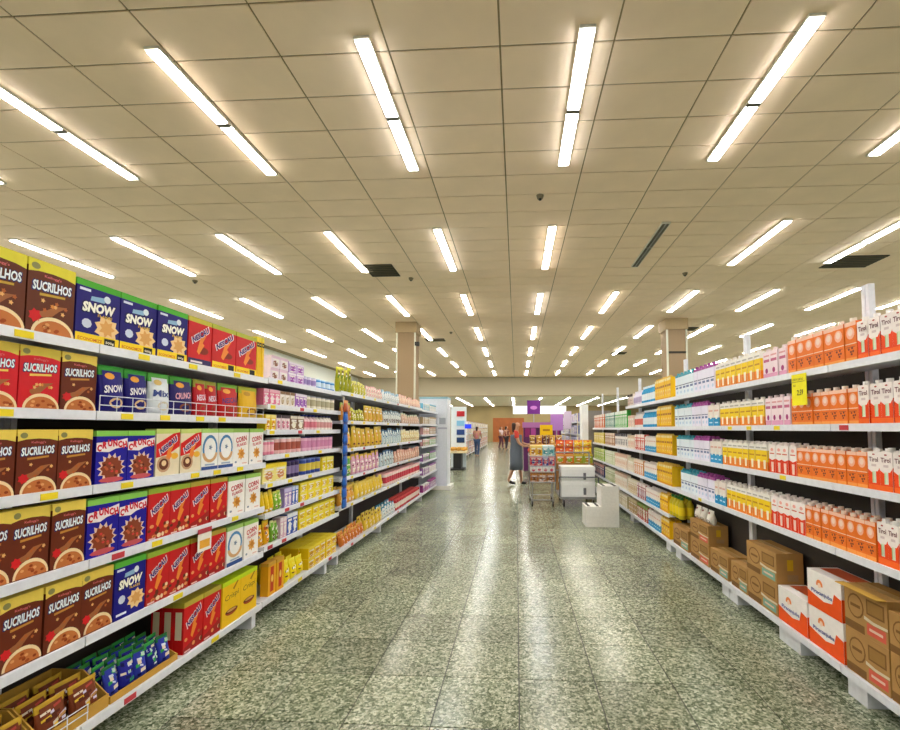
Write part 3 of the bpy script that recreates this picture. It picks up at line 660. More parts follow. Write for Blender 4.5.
# ------------------------------------------------------------------ placing rows
ORDW = ['first', 'second', 'third', 'fourth', 'fifth', 'sixth', 'seventh', 'eighth', 'ninth', 'tenth', 'eleventh', 'twelfth']
USED = {}
def put(k, x, y, z, rz, label, group, sx=1., sz=1., tilt=0., sy=1.):
    o = link(k.name, k.me); o.location = (x, y, z); o.rotation_euler = (tilt, 0, rz); o.scale = (sx, sy, sz)
    tag(o, label, k.cat, group)
    for n, me in k.parts: link(n, me, o)
    return o
def rows(side, levels, li, bayname, runs, jit=0.):
    """runs: (kind, px0, px1, n[, opts]) along shelf li; px measured at the shelf lip"""
    z = levels[li]; s = -1 if side == 'L' else 1
    Xf = (XL - .025) if s < 0 else (XR + .025)
    nth = 'bottom' if li == len(levels) - 1 else ORD[li]
    for ri, run in enumerate(runs):
        k, p0, p1, n = run[:4]; op = run[4] if len(run) > 4 else {}
        kk = K[k] if isinstance(k, str) else k
        ya, yb = ypix(p0, Xf, z), ypix(p1, Xf, z)
        if ya > yb: ya, yb = yb, ya
        ya += op.get('pad', 0)
        wd = (yb - ya) / n; desc = op.get('desc', kk.desc)
        base = '%s on the %s %s shelf' % (desc, nth, bayname)
        nb = runs[ri + 1] if ri + 1 < len(runs) else (runs[ri - 1] if len(runs) > 1 else None)
        after = ri + 1 < len(runs)
        for layer in range(op.get('layers', 1)):
            for row in range(op.get('deep', 1)):
                for i in range(n):
                    near = i if s < 0 else i
                    x = Xf + s * (kk.d / 2 + row * (kk.d + .006) + random.uniform(0, .008) + op.get('back', 0)); y = ya + wd * (i + .5)
                    lab = base
                    if row: lab = '%s behind the front row' % base
                    elif layer: lab = '%s in the upper layer' % base
                    elif op.get('layers', 1) > 1: lab = '%s in the lower layer' % base
                    if row == 0 and op.get('layers', 1) == 1 and n > 1 and nb and abs(p1 - p0) / n > 5 and n <= 10:
                        nk = K[nb[0]] if isinstance(nb[0], str) else nb[0]
                        # runs are listed by growing distance on the left and on the right alike
                        m = (n - 1 - i) if after else i
                        lab = '%s, %s from %s' % (base, ORDW[m], nk.short) if m else '%s, next to %s' % (base, nk.short)
                        if len(lab.split()) > 16: lab = lab.replace(' on the ', ' on ')
                    grp = '%s, %s %s shelf' % (kk.short, nth, bayname)
                    o = put(kk, x, y, z - .0075 + layer * (kk.h * op.get('sz', 1) + .001), PI / 2 if s < 0 else -PI / 2, lab, grp,
                        wd * op.get('fill', .945 if kk.cat == 'carton' else .97) / kk.w, op.get('sz', 1), op.get('tilt', 0) )
                    if kk.name == 'food_bag': o.rotation_euler.z += random.uniform(-.07, .07); o.scale = (o.scale[0] * .93, .9, o.scale[2] * random.uniform(.88, 1.06))
C_ = 'cereal'
rows('L', LL, 0, C_, [('brownbig', -36, 74, 2, {'sz': 1.03}), ('snowp', 75, 187, 3), ('ness', 187.5, 211, 1), ('nesp', 211.5, 256, 2), ('yelpan', 257, 263.5, 3)])
rows('L', LL, 1, C_, [('redsug', -32, 60, 2), ('brown', 60.5, 96.5, 1, {'sz': .93}), ('bsnow', 103, 154, 2, {'sz': 1.13, 'back': .014}), ('bwhite', 154, 176, 1, {'sz': 1.13, 'back': .014}), ('bcrunch', 175, 198, 1, {'sz': 1.13, 'back': .014}), ('bnes', 198, 222, 2, {'sz': 1.13, 'back': .014}), ('bnesw', 222, 243, 1, {'sz': 1.13, 'back': .014}), ('byel', 243, 262, 1, {'sz': 1.13, 'back': .014})])
rows('L', LL, 2, C_, [('brown', -35, 92, 3, {'sz': .93}), ('crunch', 94, 154, 2, {'sz': .94}), ('nescream', 155, 200.5, 2), ('ring', 201, 233, 2), ('corn', 233.5, 263, 2)])
rows('L', LL, 3, C_, [('brown', -40, 84, 3), ('crunch', 85, 146, 2), ('nesb', 146.5, 189.5, 2), ('nespl', 190, 227, 2), ('corn', 228, 260, 2)])
rows('L', LL, 4, C_, [('brown', -3, 112.5, 3), ('snow', 113, 145, 1), ('nesb', 145.5, 189, 2), ('nespl', 189.5, 226, 2), ('ring', 227, 243, 1), ('corn', 243.5, 258, 1)])
rows('L', LL, 5, C_, [('nespl', 183.5, 221, 2, {'deep': 3, 'sz': 1.08}), ('yelbox', 221.5, 257, 2, {'deep': 2})])
# bottom shelf: open trays of pouches
_bz = busy(['c9a8b0', 'd8d0e8', 'c89858', 'e8d8c0', '5a2818', 'f0c83c', 'b8483c'], 12)
K['choc'] = pouch('small brown chocolate cereal pouch', 'brown pouches', '7a3a20', 'c9a02c', _bz, .12, .155, .05, name='cereal_pouch')
def tray(y0, y1, h, col, label):
    t = thing('cardboard_tray', label, 'tray', (XL - .03, y0, .1525)); L = y1 - y0; D = .3; e = .006
    MB().box(-D, 0, 0, L, 0, e, col).build('tray_base', t)
    MB().box(-e, 0, 0, L, e, h * .35, col).build('front_wall', t)
    MB().box(-D, -D + e, 0, L, e, h, col).build('back_wall', t)
    for yy in (0, L - e):
        m = MB(); n = len(m.v)
        for q in (yy, yy + e): m.v += [(-D, q, e), (-e, q, e), (-e, q, h * .35), (-D * .45, q, h), (-D, q, h)]
        m.f += [(0, 1, 2, 3, 4), (9, 8, 7, 6, 5)] + [(i, (i + 1) % 5 + 0, (i + 1) % 5 + 5, i + 5)[::-1] for i in range(5)]; m.m += [m.mi(col)] * 7
        m.build('side_wall', t)
tray(1.47, 1.80, .17, CARD2, 'open cardboard tray of brown pouches farther from the blue pouches')
tray(1.81, 2.12, .17, CARD2, 'open cardboard tray of brown pouches next to the blue pouches')
tray(2.13, 2.56, .10, CARD2, 'open cardboard tray holding small blue and green cereal pouches')
for ti, (y0, y1, kk, nx, nd) in enumerate(((1.48, 1.79, K['choc'], 2, 3), (1.82, 2.11, K['choc'], 2, 3), (2.14, 2.55, K['bluep'], 5, 4))):
    for r in range(nd):
        for i in range(nx):
            y = y0 + (y1 - y0) * (i + .5) / nx
            lab = ('%s in the tray %s' % (kk.desc, ['of brown pouches farther from the blue pouches', 'touching the blue pouch tray', 'on bottom cereal shelf'][ti]))
            if ti == 2: kk = K['bluep%d' % random.randrange(3)]
            o = put(kk, XL - .03 - .045 - r * (.085 if nd == 3 else .062), y, .164, PI / 2, lab, 'pouches in tray %s' % ('one', 'two', 'three')[ti], .95 * (y1 - y0) / nx / kk.w, tilt=-.12 - .03 * r)
            o.rotation_euler = Euler((-.10 - (.1 * random.random() if ti == 2 else 0), 0, PI / 2 + random.uniform(-.1, .1) * (2.0 if ti == 2 else 1)))
# wire fence of the first tray
f = MB()
for zz in (.2, .235): f.cyl((XL - .014, 1.35, zz), (XL - .014, 2.0, zz), .0025, WHITE, 5)
for q in range(8): f.cyl((XL - .014, 1.35 + q * .0925, .153), (XL - .014, 1.35 + q * .0925, .235), .002, WHITE, 4)
tag(f.build('wire_fence'), 'low white wire fence before the trays of brown pouches', 'wire fence')

B_ = 'baby food'
sb = simplebox
rows('L', LC, 0, B_, [(sb('white and pink baby cereal box', 'pink-white boxes', 'ecdcea', 'e4c4d8', '8c5a48', .15, .10), 271, 288, 2, {'layers': 2}), (sb('purple baby cereal box', 'purple boxes', 'c9a4dc', 'efe6f4', 'a050b0', .15, .095), 288.5, 304, 2, {'layers': 2}), (can('pale violet formula can', 'violet cans', 'd8cfe8', '9c88c4', 'c4c4d8', .10, .10), 304.5, 318, 3), (can('blue formula can', 'blue cans', '4c98d8', 'cfe4f4', '9cc4e4', .10, .10), 318.5, 336, 4)])
rows('L', LC, 1, B_, [(sb('bright pink baby food box', 'pink boxes', 'e87aa0', 'f0b8c8', 'f6e4ea', .12, .13), 264, 280, 3), (sb('white and brown baby food box', 'white-brown boxes', 'eae4dc', '8a6a4c', 'c8b494', .12, .13), 280.5, 295, 3), (sb('violet baby food box', 'violet boxes', 'b07acc', 'ece0f0', '8c4ab4', .11, .13), 295.5, 307, 3), (can('cream formula can with grey lid', 'cream cans', 'ece6d4', 'b8b090', 'a0a0a8', .10, .13), 307.5, 336, 6)])
rows('L', LC, 2, B_, [(sb('yellow baby food box', 'yellow boxes', 'f0cc24', 'f4e48c', 'd88c24', .10, .13), 266, 276, 2), (sb('pale pink baby food box', 'pale pink boxes', 'f0d4dc', '4c4048', 'd87c98', .10, .13), 276.5, 290, 3), (sb('brown and white baby food box', 'brown boxes', '8c6a50', 'e8e0cc', 'f0ecd8', .16, .13), 290.5, 304, 2), (bottle('pink baby food bottle', 'pink bottles', 'f0d0d4', 'dc7c8c', '2c3c8c', .08, .15), 304.5, 318, 4), (bottle('white baby food bottle', 'white bottles', 'f0e8e0', 'd89c9c', '3c3c6c', .08, .15), 318.5, 334, 5)])
rows('L', LC, 3, B_, [(can('pink milk powder can', 'pink cans', 'e88ca4', 'f4c4cc', 'f4f0f0', .10, .12), 264, 276, 3), (can('pink can with white lid', 'white-lidded cans', 'f0c4c4', 'b05c4c', 'f6f4f4', .12, .14), 276.5, 303, 5), (can('pink can with dark blue lid', 'dark-lidded cans', 'e8b8d0', 'd890b8', '1c1c54', .10, .14), 303.5, 334, 7)])
rows('L', LC, 4, B_, [(sb('yellow and white biscuit box', 'yellow-white boxes', 'f0e48c', 'f0d82c', 'd8905c', .25, .15), 262, 287, 2), (can('dark purple can', 'dark purple cans', '3c3058', '8c7cac', '54488c', .12, .15), 288, 301, 3), (can('blue formula can with yellow band', 'banded blue cans', '3850a4', 'e0c850', '7088d0', .11, .15), 303, 322, 4), (sb('yellow soup box', 'yellow soup boxes', 'f0dc2c', 'f0e87c', 'e0b41c', .10, .14), 322.5, 334, 3)])
def bag(desc, short, body, top, blob, w_=.15, h_=.2, d_=.06):
    fb = busy([top, blob, blob, 'f6f2ea', 'f6f2ea', '6c3c2c'], 10)
    def dr(p, l, w2, h2, S): p.ell(w2 * .03, h2 * .26, w2 * .26, h2 * .13, .001, P(blob), surf=S, n=10); fb(p, l, w2, h2, S)
    return pouch(desc, short, body, top, dr, w_, h_, d_, name='food_bag', n=8, rows=5)
rows('L', LC, 5, B_, [(bag('yellow pasta bag', 'yellow bags', 'f0cc1c', 'f0d84c', 'd8801c', .1, .18), 262, 275, 3), (bag('green and yellow food bag', 'green bags', '8cc43c', 'd8e05c', 'f0e8a0', .1, .16), 275.5, 283.5, 2), (sb('lilac and white food box', 'lilac boxes', 'a890d0', 'c8c0e4', 'f0e4ec', .1, .16), 284, 292, 2), (sb('blue and white food box', 'blue boxes', '3c64bc', 'c4d4ec', 'f4f4f4', .1, .16), 292.5, 298.5, 2), (sb('yellow starch box', 'yellow starch boxes', 'f4d81c', 'f4e44c', 'd8b01c', .13, .085), 300, 333.5, 5, {'layers': 2})])
rows('L', LC, 6, B_, [(bag('yellow and orange noodle bag', 'orange noodle bags', 'f0b41c', 'f0d02c', 'd0601c', .14, .19), 258, 272, 2), (bag('green noodle bag', 'green noodle bags', '7cb83c', 'e4e8a0', 'f4f4e0', .1, .17), 272.5, 280, 2), (sb('pale rose flour box', 'rose flour boxes', 'dcb8c8', 'ecdce0', 'f4f0e8', .1, .17), 280.5, 287, 2), (sb('blue and white flour box', 'blue flour boxes', '3458b4', 'e4e8f0', 'f4f8f4', .1, .18), 287.5, 298, 2), (sb('yellow starch box', 'yellow starch boxes', 'f4d818', 'f4e444', 'd8b01c', .13, .085), 299, 335, 6, {'layers': 2})])
rows('L', LC, 7, B_, [(K['redyel'], 268.5, 284, 2), (bag('bright yellow snack bag', 'bright yellow bags', 'f6e01c', 'f8ec3c', 'f0c81c', .15, .19, .09), 285, 306, 3, {'deep': 3}), (sb('yellow starch box', 'starch boxes', 'f4cc18', 'f4dc3c', 'd89c1c', .12, .10, .09), 308, 336, 5, {'layers': 2, 'deep': 3})])

D_ = 'snack'
rows('L', LD, 0, D_, [(bag('tall olive green snack bag', 'olive bags', 'a8a81c', 'd8d02c', '6c8c1c', .15, .30), 338.5, 353, 4), (bag('small yellow-green snack bag', 'yellow-green bags', 'c8c03c', 'e0dc6c', 'f0e8b0', .12, .17), 353.5, 367, 5), (bag('cream and pink snack bag', 'cream bags', 'f0e0d0', 'f0b8b8', 'e89c9c', .14, .17), 367.5, 383, 7), (bag('white and blue snack bag', 'blue-white bags', 'e8ecec', '7cacc8', '303848', .14, .17), 383.5, 400, 8), (bag('peach snack bag', 'peach bags', 'f0d0b8', 'e8b0a0', 'd88878', .14, .17), 400.5, 421, 12)])
rows('L', LD, 1, D_, [(bag('orange and green snack bag', 'orange-green bags', 'd8903c', '9cb83c', 'c8602c', .15, .22), 342, 352, 3), (bag('lime yellow snack bag', 'lime bags', 'c8c42c', 'd8d85c', 'f0ecb0', .13, .16), 352.5, 365, 5), (bag('golden snack bag', 'golden bags', 'e0b43c', 'e8cc4c', 'e89858', .15, .24), 365.5, 384, 5), (bag('white snack bag with dark print', 'dark-printed bags', 'e4e8e4', '7c98a8', '384458', .14, .2), 384.5, 402, 8), (bag('pale peach biscuit pack', 'peach packs', 'e8c8b0', 'd8e0c0', 'd89880', .14, .18), 402.5, 420, 9)])
rows('L', LD, 2, D_, [(bag('yellow chip bag', 'yellow chip bags', 'e4bc3c', 'e8c84c', 'e88848', .18, .26), 347, 383, 8), (bag('teal and white biscuit pack', 'teal packs', 'c8dce0', '2c6c98', 'f0f0e8', .14, .24), 383.5, 402, 8), (bag('pale yellow biscuit pack', 'pale yellow packs', 'e8dca0', 'e8e0c0', 'e09878', .14, .22), 402.5, 420, 9)])
rows('L', LD, 3, D_, [(bag('green and white chip bag', 'green chip bags', '5cac3c', 'e0d048', 'e8ecd0', .15, .22), 346, 352, 1), (bag('yellow and pink chip bag', 'yellow-pink bags', 'e0a8c0', 'e4bc3c', 'f0e0b0', .16, .25), 352.5, 380, 7), (bag('blue and white biscuit pack', 'blue biscuit packs', 'c8d8dc', '2c5c8c', 'e8ecdc', .14, .23), 381, 395, 5), (bag('salmon biscuit pack', 'salmon packs', 'e8b8a0', 'd89888', 'f0d8c0', .14, .2), 395.5, 420, 11)])
rows('L', LD, 4, D_, [(bag('orange corn snack bag', 'orange corn bags', 'e8a840', 'e8c048', 'f0d8a0', .16, .2, .09), 341, 356, 4, {'deep': 2}), (bag('yellow corn snack bag', 'yellow corn bags', 'ecc83c', 'f0d45c', 'f4ecc0', .15, .2, .08), 356.5, 384, 8, {'deep': 2}), (can('red and white food tin', 'red-white tins', 'f0d8d0', 'c84050', 'f0b8b8', .10, .19), 386, 420, 19, {'deep': 2})])
rows('L', LD, 5, D_, [(bag('small orange noodle bag', 'orange noodle bags', 'e0843c', 'e8b050', 'b8402c', .14, .15, .08), 343, 365, 7, {'deep': 2}), (bag('yellow popcorn bag', 'yellow popcorn bags', 'e8c43c', 'e8d05c', 'f4ecd0', .15, .2, .08), 366, 383, 5, {'deep': 2}), (bag('white and teal popcorn bag', 'teal popcorn bags', 'e4e8e8', '2c8cac', '48a0b8', .15, .2, .08), 383.5, 396, 5, {'deep': 2}), (can('red food tin with pale label', 'red tins', 'c8343c', 'f4e4d8', 'd84c4c', .10, .17), 396.5, 420, 19, {'deep': 2})])
E_ = 'end bay'
pal = [('tan', 'c8b088'), ('rose', 'dca8a8'), ('green', '6cac5c'), ('violet', 'a878b8'), ('white', 'e8e4dc'), ('magenta', 'b8509c'), ('sky blue', '78bcd8')]
for li, (a, b) in enumerate(((6, 4), (0, 4), (1, 0), (1, 2), (3, 2), (3, 4), (5, 3))):
    rows('L', LF, li, E_, [(sb('%s household pack' % pal[a][0], '%s packs' % pal[a][0], pal[a][1], 'e8e8e4', pal[b][1], .12, .15), 423.2, 429.5, 5), (sb('%s boxed household product' % pal[b][0], '%s boxed products' % pal[b][0], pal[b][1], pal[a][1], 'f0f0f0', .12, .17), 429.8, 436, 6)])

# ---- carton side
R_ = 'carton'
rows('R', RL, 0, R_, [('tirol', 920, 858, 5), ('orange', 857, 788, 7, {'sz': 1.12}), ('pink', 786, 763, 3), ('yel', 760, 716, 8, {'sz': 1.1}), ('milkp', 714, 694, 5, {'sz': 1.22}), ('milkt', 693.5, 675, 5, {'sz': 1.22})])
rows('R', RL, 1, R_, [('tirol', 922, 859, 5), ('orange', 858, 791, 8), ('pink', 790, 765, 4), ('yel', 764, 719.5, 8), ('blue', 719, 708, 2), ('milkp', 707.5, 692, 5, {'sz': 1.15}), ('milkt', 691.5, 675, 5, {'sz': 1.15})])
rows('R', RL, 2, R_, [('tirol', 924, 868, 4, {'deep': 2, 'sz': .95}), ('orange', 867.5, 796.5, 8, {'deep': 2, 'sz': .96}), ('redw', 796, 769, 4, {'deep': 2}), ('yel', 768, 722.5, 8, {'deep': 2}), ('blue', 722, 710, 3, {'deep': 2}), ('milkp', 709.5, 694, 5, {'deep': 2, 'sz': 1.12}), ('milkt', 693.5, 677, 5, {'deep': 2, 'sz': 1.12})])
rows('R', RL, 3, R_, [('tirol', 925, 877, 4, {'deep': 2}), ('orange', 876.5, 806, 8, {'deep': 2}), ('redw', 805.5, 771.5, 5, {'deep': 2}), ('yel', 771, 726.5, 8, {'deep': 2}), ('blue', 726, 715, 3, {'deep': 2}), ('milkp', 714.5, 698, 5, {'deep': 2, 'sz': 1.12}), ('milkt', 697.5, 681, 5, {'deep': 2, 'sz': 1.12})])
F_ = 'far carton'
btl = bottle('bright blue drink bottle', 'bright blue bottles', '2c9cd0', 'e4ecf0', 'e8f0f4', .085, .25)
btw = bottle('white drink bottle with red label', 'white bottles', 'ece8e4', 'd86c5c', 'c8c0c0', .085, .24)
rows('R', RD, 0, F_, [('yel2', 671, 655, 8, {'sz': 1.2}), (btl, 654.5, 641, 8), (bottle('pale lilac drink bottle', 'lilac bottles', 'dcd4e4', 'b8a8c8', 'e8e4ec', .085, .22), 640.5, 633, 5), (sb('cream and black packaged food box', 'cream-black boxes', 'e4d8cc', '4c3c34', 'd8a898', .12, .2), 632.5, 627.5, 4)])
rows('R', RD, 1, F_, [('yel2', 671.5, 657, 8, {'sz': 1.15}), (btl, 656.5, 642, 9), (btw, 641.5, 634, 5), (sb('pink-cream packaged food box', 'pink-cream boxes', 'ecdccc', 'e8c0b0', 'e8b8a8', .12, .2), 633.5, 628, 5)])
rows('R', RD, 2, F_, [('yel2', 672, 656, 9, {'sz': 1.1}), ('blue', 655.5, 645, 6), (sb('red and white packaged food box', 'red-white boxes', 'd85040', 'f0e0d8', 'f0e8e0', .12, .24), 644.5, 635, 5), (sb('cream packaged food box', 'cream boxes', 'ecdcc8', 'e0c8a8', 'e8b8a8', .12, .22), 634.5, 628, 5)])
rows('R', RD, 3, F_, [('yel2', 672, 657, 8, {'sz': 1.1, 'deep': 2}), ('blue', 656.5, 644, 7, {'deep': 2}), (sb('orange-brown packaged food box', 'orange-brown boxes', 'dc9858', 'f0dcc8', 'f0e4dc', .12, .22), 643.5, 634, 5), (sb('pale cream packaged food box', 'pale cream boxes', 'ece4d0', 'd8d0b0', 'e4c8b0', .12, .22), 633.5, 628, 5)])
rows('R', RD, 4, F_, [(bottle('yellow-green oil bottle', 'oil bottles', 'c8b424', 'ecd024', '3c7c3c', .085, .25), 680, 668.5, 4, {'deep': 2}), ('yel2', 668, 660, 4, {'sz': .95, 'deep': 2}), ('blue', 659.5, 646, 8, {'deep': 2}), (sb('dark red packaged food box', 'dark red boxes', '9c3440', 'e8dcd4', 'dce0e4', .12, .22), 645.5, 637, 5), (sb('beige packaged food box', 'beige boxes', 'd8c8a0', 'ece4d0', 'c8a878', .12, .22), 636.5, 628, 6)])
rows('R', RD, 5, F_, [('yel2', 669.5, 661, 4, {'deep': 2}), ('blue', 660.5, 648, 7, {'deep': 2}), (sb('red and green packaged food box', 'red-green boxes', 'b84838', '8cac5c', 'f0e8d8', .12, .22), 647.5, 637, 6), (sb('tan packaged food box', 'tan boxes', 'b89860', 'dccca4', 'd8b890', .12, .22), 636.5, 629, 5)])
G_ = 'pale pack'
for li in range(5):
    z = RE[li]
    a, b, c = [(('green and white', '48b84c', 'e8f0e4'), ('teal', '2c8474', 'e0ece4'), ('orange', 'd8703c', 'e8d8cc')),
               (('white', 'e4e0dc', '4c4c58'), ('brown', 'b07c58', 'e8d4c0'), ('yellow', 'd8c02c', 'e8dc8c')),
               (('cream', 'ecdcc8', 'e0b8a0'), ('pale green', 'c0cc98', 'e8ecd8'), ('lime', '8cbc24', 'c8d88c')),
               (('ivory', 'e8e0cc', 'd8b8a0'), ('sage', 'a8b480', 'e4e4cc'), ('navy', '34406c', 'd8a8a0')),
               (('tan', 'c8b890', 'e8e0cc'), ('olive', '9c9858', 'dcd8b8'), ('green', '7cac3c', 'd8e0b0'))][li]
    hh = [.30, .24, .25, .25, .2][li]
    mk = lambda t, w_: (sb('%s tall pack' % t[0], '%s packs' % t[0], t[1], t[2], t[2], w_, hh))
    rows('R', RE, li, G_, [(mk(a, .13), 627, 615, 9), (mk(b, .13), 614.5, 605, 9), (mk(c, .16), 604, 594, 7)])

# ---- big boxes on the bottom carton shelf
def bigbox(y0, y1, z0, z1, label, style, dpt=.19, x0=None, name='cardboard_box', group=None, flap=0):
    x0 = (XR + .03) if x0 is None else x0; w_ = y1 - y0; h_ = z1 - z0
    t = thing(name, label, 'box', (x0 + dpt / 2, (y0 + y1) / 2, z0), -PI / 2, group)
    F = -dpt / 2; y = F - EPS
    base = CARD if style != 'sun' else P('f3eeea')
    b = MB().box(-w_ / 2, w_ / 2, F, dpt / 2, 0, h_, base)
    b.build('carton_body', t); p = MB(); l = MB()
    dk = mat('card_print', '7c5626', .8)
    if style == 'sun':
        O = P('f2581a'); p.poly([(-w_ / 2, 0), (w_ / 2, 0), (w_ / 2, h_ * .55), (w_ * .30, h_ * .62), (w_ * .24, h_ * .34), (0, h_ * .28), (-w_ * .3, h_ * .36), (-w_ / 2, h_ * .42)], y, O)
        p.ell(-w_ * .12, h_ * .68, w_ * .10, h_ * .13, y, P('f08a4c'), n=12, a0=-.3, a1=PI + .3); p.ell(-w_ * .12, h_ * .66, w_ * .05, h_ * .07, y - EPS, P('f9d8c0'), n=10)
        l.text('Piracanjuba', -w_ * .06, h_ * .45, w_ * .62, h_ * .13, y - EPS, P('3c4a9c'), bold=.02)
        for sx in (-1, 1):
            x = sx * (w_ / 2 + EPS); pts = [(x, F, 0), (x, -F, 0), (x, -F, h_ * .5), (x, F, h_ * .58)]
            p.face(pts if sx > 0 else pts[::-1], O)
        p.face([(-w_ / 2 + .02, F * .3, h_ + EPS), (w_ / 2 - .02, F * .3, h_ + EPS), (w_ / 2 - .02, -F * .9, h_ + EPS), (-w_ / 2 + .02, -F * .9, h_ + EPS)], P('c85a34'))
    else:
        patch = {'teal': '7fb09c', 'red': 'd8604c', 'dark': '8a6a3c'}[style]
        p.ell(-w_ * .22, h_ * .58, w_ * .2, h_ * .28, y, dk, n=14); p.ell(-w_ * .22, h_ * .58, w_ * .17, h_ * .24, y - EPS, CARD, n=14); p.rect(-w_ * .34, -w_ * .10, h_ * .55, h_ * .62, y - 2 * EPS, dk)
        p.rect(w_ * .04, w_ * .44, h_ * .52, h_ * .86, y, dk); p.rect(w_ * .07, w_ * .41, h_ * .56, h_ * .82, y - EPS, mat('card_print2', '9c7438', .8))
        p.poly([(-w_ * .02, h_ * .38), (w_ * .2, h_ * .34), (w_ / 2, h_ * .36), (w_ / 2, h_ * .42), (w_ * .2, h_ * .41), (-w_ * .02, h_ * .46)], y - EPS, P('d9cdb0'))
        p.rect(w_ * .04, w_ * .46, h_ * .08, h_ * .33, y - EPS, P(patch)); p.rect(w_ * .1, w_ * .4, h_ * .18, h_ * .24, y - 2 * EPS, P('e8c8b4'))
        p.rect(-w_ / 2, -w_ * .02, h_ * .02, h_ * .2, y, mat('card_print', '7c5626', .8))
        x = w_ / 2 + EPS; q_ = MB()                   # sticker on the near end
        q_.face([(x, F * .2, h_ * .45), (x, -F * .25, h_ * .45), (x, -F * .25, h_ * .8), (x, F * .2, h_ * .8)], P('d8b02c')); q_.build('shipping_label', t); q_ = MB(); q_.face([(x, F * .2, h_ * .12), (x, -F * .6, h_ * .12), (x, -F * .6, h_ * .32), (x, F * .2, h_ * .32)], P('a8885c')); q_.build('shipping_label', t)
        p.rect(-w_ / 2, w_ / 2, 0, h_, F - EPS * .5, CARD)
        b2 = MB().box(-w_ / 2, w_ / 2, -.025, .025, h_, h_ + .001, mat('packing_tape', 'c49a58', .3)); b2.build('packing_tape', t)
    p.build('front_print', t)
    if l.f: l.build('lettering', t)
    if flap: MB().box(-w_ / 2, w_ / 2, F - .05, F - .001, h_ + .002, h_ + .006, CARD2).build('open_flap', t)
    return t
zb = .1445
bigbox(2.405, 2.70, zb, zb + .235, 'brown cardboard box with red patch, lower one beside orange-white boxes', 'red')
bigbox(2.405, 2.70, zb + .237, zb + .475, 'brown cardboard box with open flap stacked beside orange-white boxes', 'red', flap=1)
bigbox(2.14, 2.395, zb, zb + .235, 'brown cardboard box on shelf under the milk cartons, below another', 'dark', .19)
bigbox(2.14, 2.395, zb + .237, zb + .44, 'brown cardboard box stacked under the white-orange milk cartons', 'dark', .19)
bigbox(2.72, 3.02, zb, zb + .23, 'white and orange box at the bottom of the stack of two', 'sun', .19)
bigbox(2.725, 3.025, zb + .232, zb + .46, 'white and orange box on top of the other', 'sun', .19)
bigbox(3.04, 3.355, zb, zb + .235, 'white and orange box standing single beside the stacked pair', 'sun', .19)
bigbox(3.37, 3.775, zb, zb + .225, 'brown box with teal patch under another teal-patched box', 'teal', .19)
bigbox(3.37, 3.78, zb + .227, zb + .45, 'brown box with teal patch on top of its stack', 'teal', .19)
bigbox(3.79, 4.055, zb, zb + .21, 'brown box with teal patch beside the teal-patched stack', 'teal', .19)
bigbox(4.115, 4.47, zb, zb + .21, 'low brown box between the white bag stack and shelf post', 'teal', .19)
bigbox(4.51, 4.96, zb, zb + .21, 'brown box with red patch at the bottom under white bags', 'red', .19)
bigbox(4.51, 4.96, zb + .212, zb + .40, 'brown box with red patch directly under the white bags', 'red', .19)
bigbox(5.03, 5.49, zb, zb + .23, 'brown box standing under the yellow oil bottles', 'teal', .19)
wb = pouch('white flour bag', 'white bags', 'e8e2d8', 'f0ece4', p_word('', 'ffffff', '4c4038', '8c3c3c'), .13, .14, .08, name='flour_bag')
for i in range(3): put(wb, XR + .1, 4.59 + i * .15, zb + .402, -PI / 2, 'white flour bag lying on the stacked brown boxes', 'white bags on brown boxes')

# ---- hanging cards and strips
c = thing('price_card', 'yellow hanging price card reading 2,59 under the top carton shelf', 'price card', (XR - .006, ypix(800, XR, 1.78), 1.86), -PI / 2)
MB().box(-.075, .075, -.001, .001, -.205, 0, P('f8ec14')).build('card_sheet', c)
m = MB(); m.text('2,59', .01, -.125, .06, .042, -.0018, P('231f14'), bold=.02, shear=.15); m.text('R$', -.045, -.075, .022, .014, -.0018, P('8c8424')); m.text('OFERTA CARTAO', -.01, -.035, .11, .014, -.0018, P('8c8424')); m.rect(-.07, .06, -.053, -.049, -.0018, P('a89c20')); m.build('lettering', c)
c = thing('price_card', 'small white and red price card hanging over red cereal boxes', 'price card', (XL + .006, ypix(204, XL, .85), .88), PI / 2)
MB().box(-.06, .06, -.001, .001, -.14, -.03, P('f2ece4')).build('card_sheet', c); MB().box(-.06, .06, -.002, .001, -.029, 0, P('b8404c')).rect(-.045, .045, -.12, -.07, -.002, P('f0b03c')).build('card_print', c)
# hanging strip of blue packs at the bay joint
c = thing('hanging_strip', 'clip strip holding blue packs between baby food and snacks', 'strip', (XL + .03, 4.83, 0), PI / 2)
MB().box(-.01, .01, -.002, .002, .62, 1.86, WHITE2).build('strip_band', c)
pk = pouch('', '', '2a64c0', '1c3c8c', p_word('', 'ffffff', 'c8d8f0', '48a0d8'), .12, .13, .035, n=8, rows=5).me
for q in range(9): link('blue_pack', pk, c, (0, -.025, .63 + q * .118))
ok_ = pouch('', '', 'c8643c', 'd89858', p_word('', 'ffffff', 'e8c8a0', 'a83c2c'), .12, .13, .035, n=8, rows=5).me
link('orange_pack', ok_, c, (0, -.025, .63 + 9 * .118))

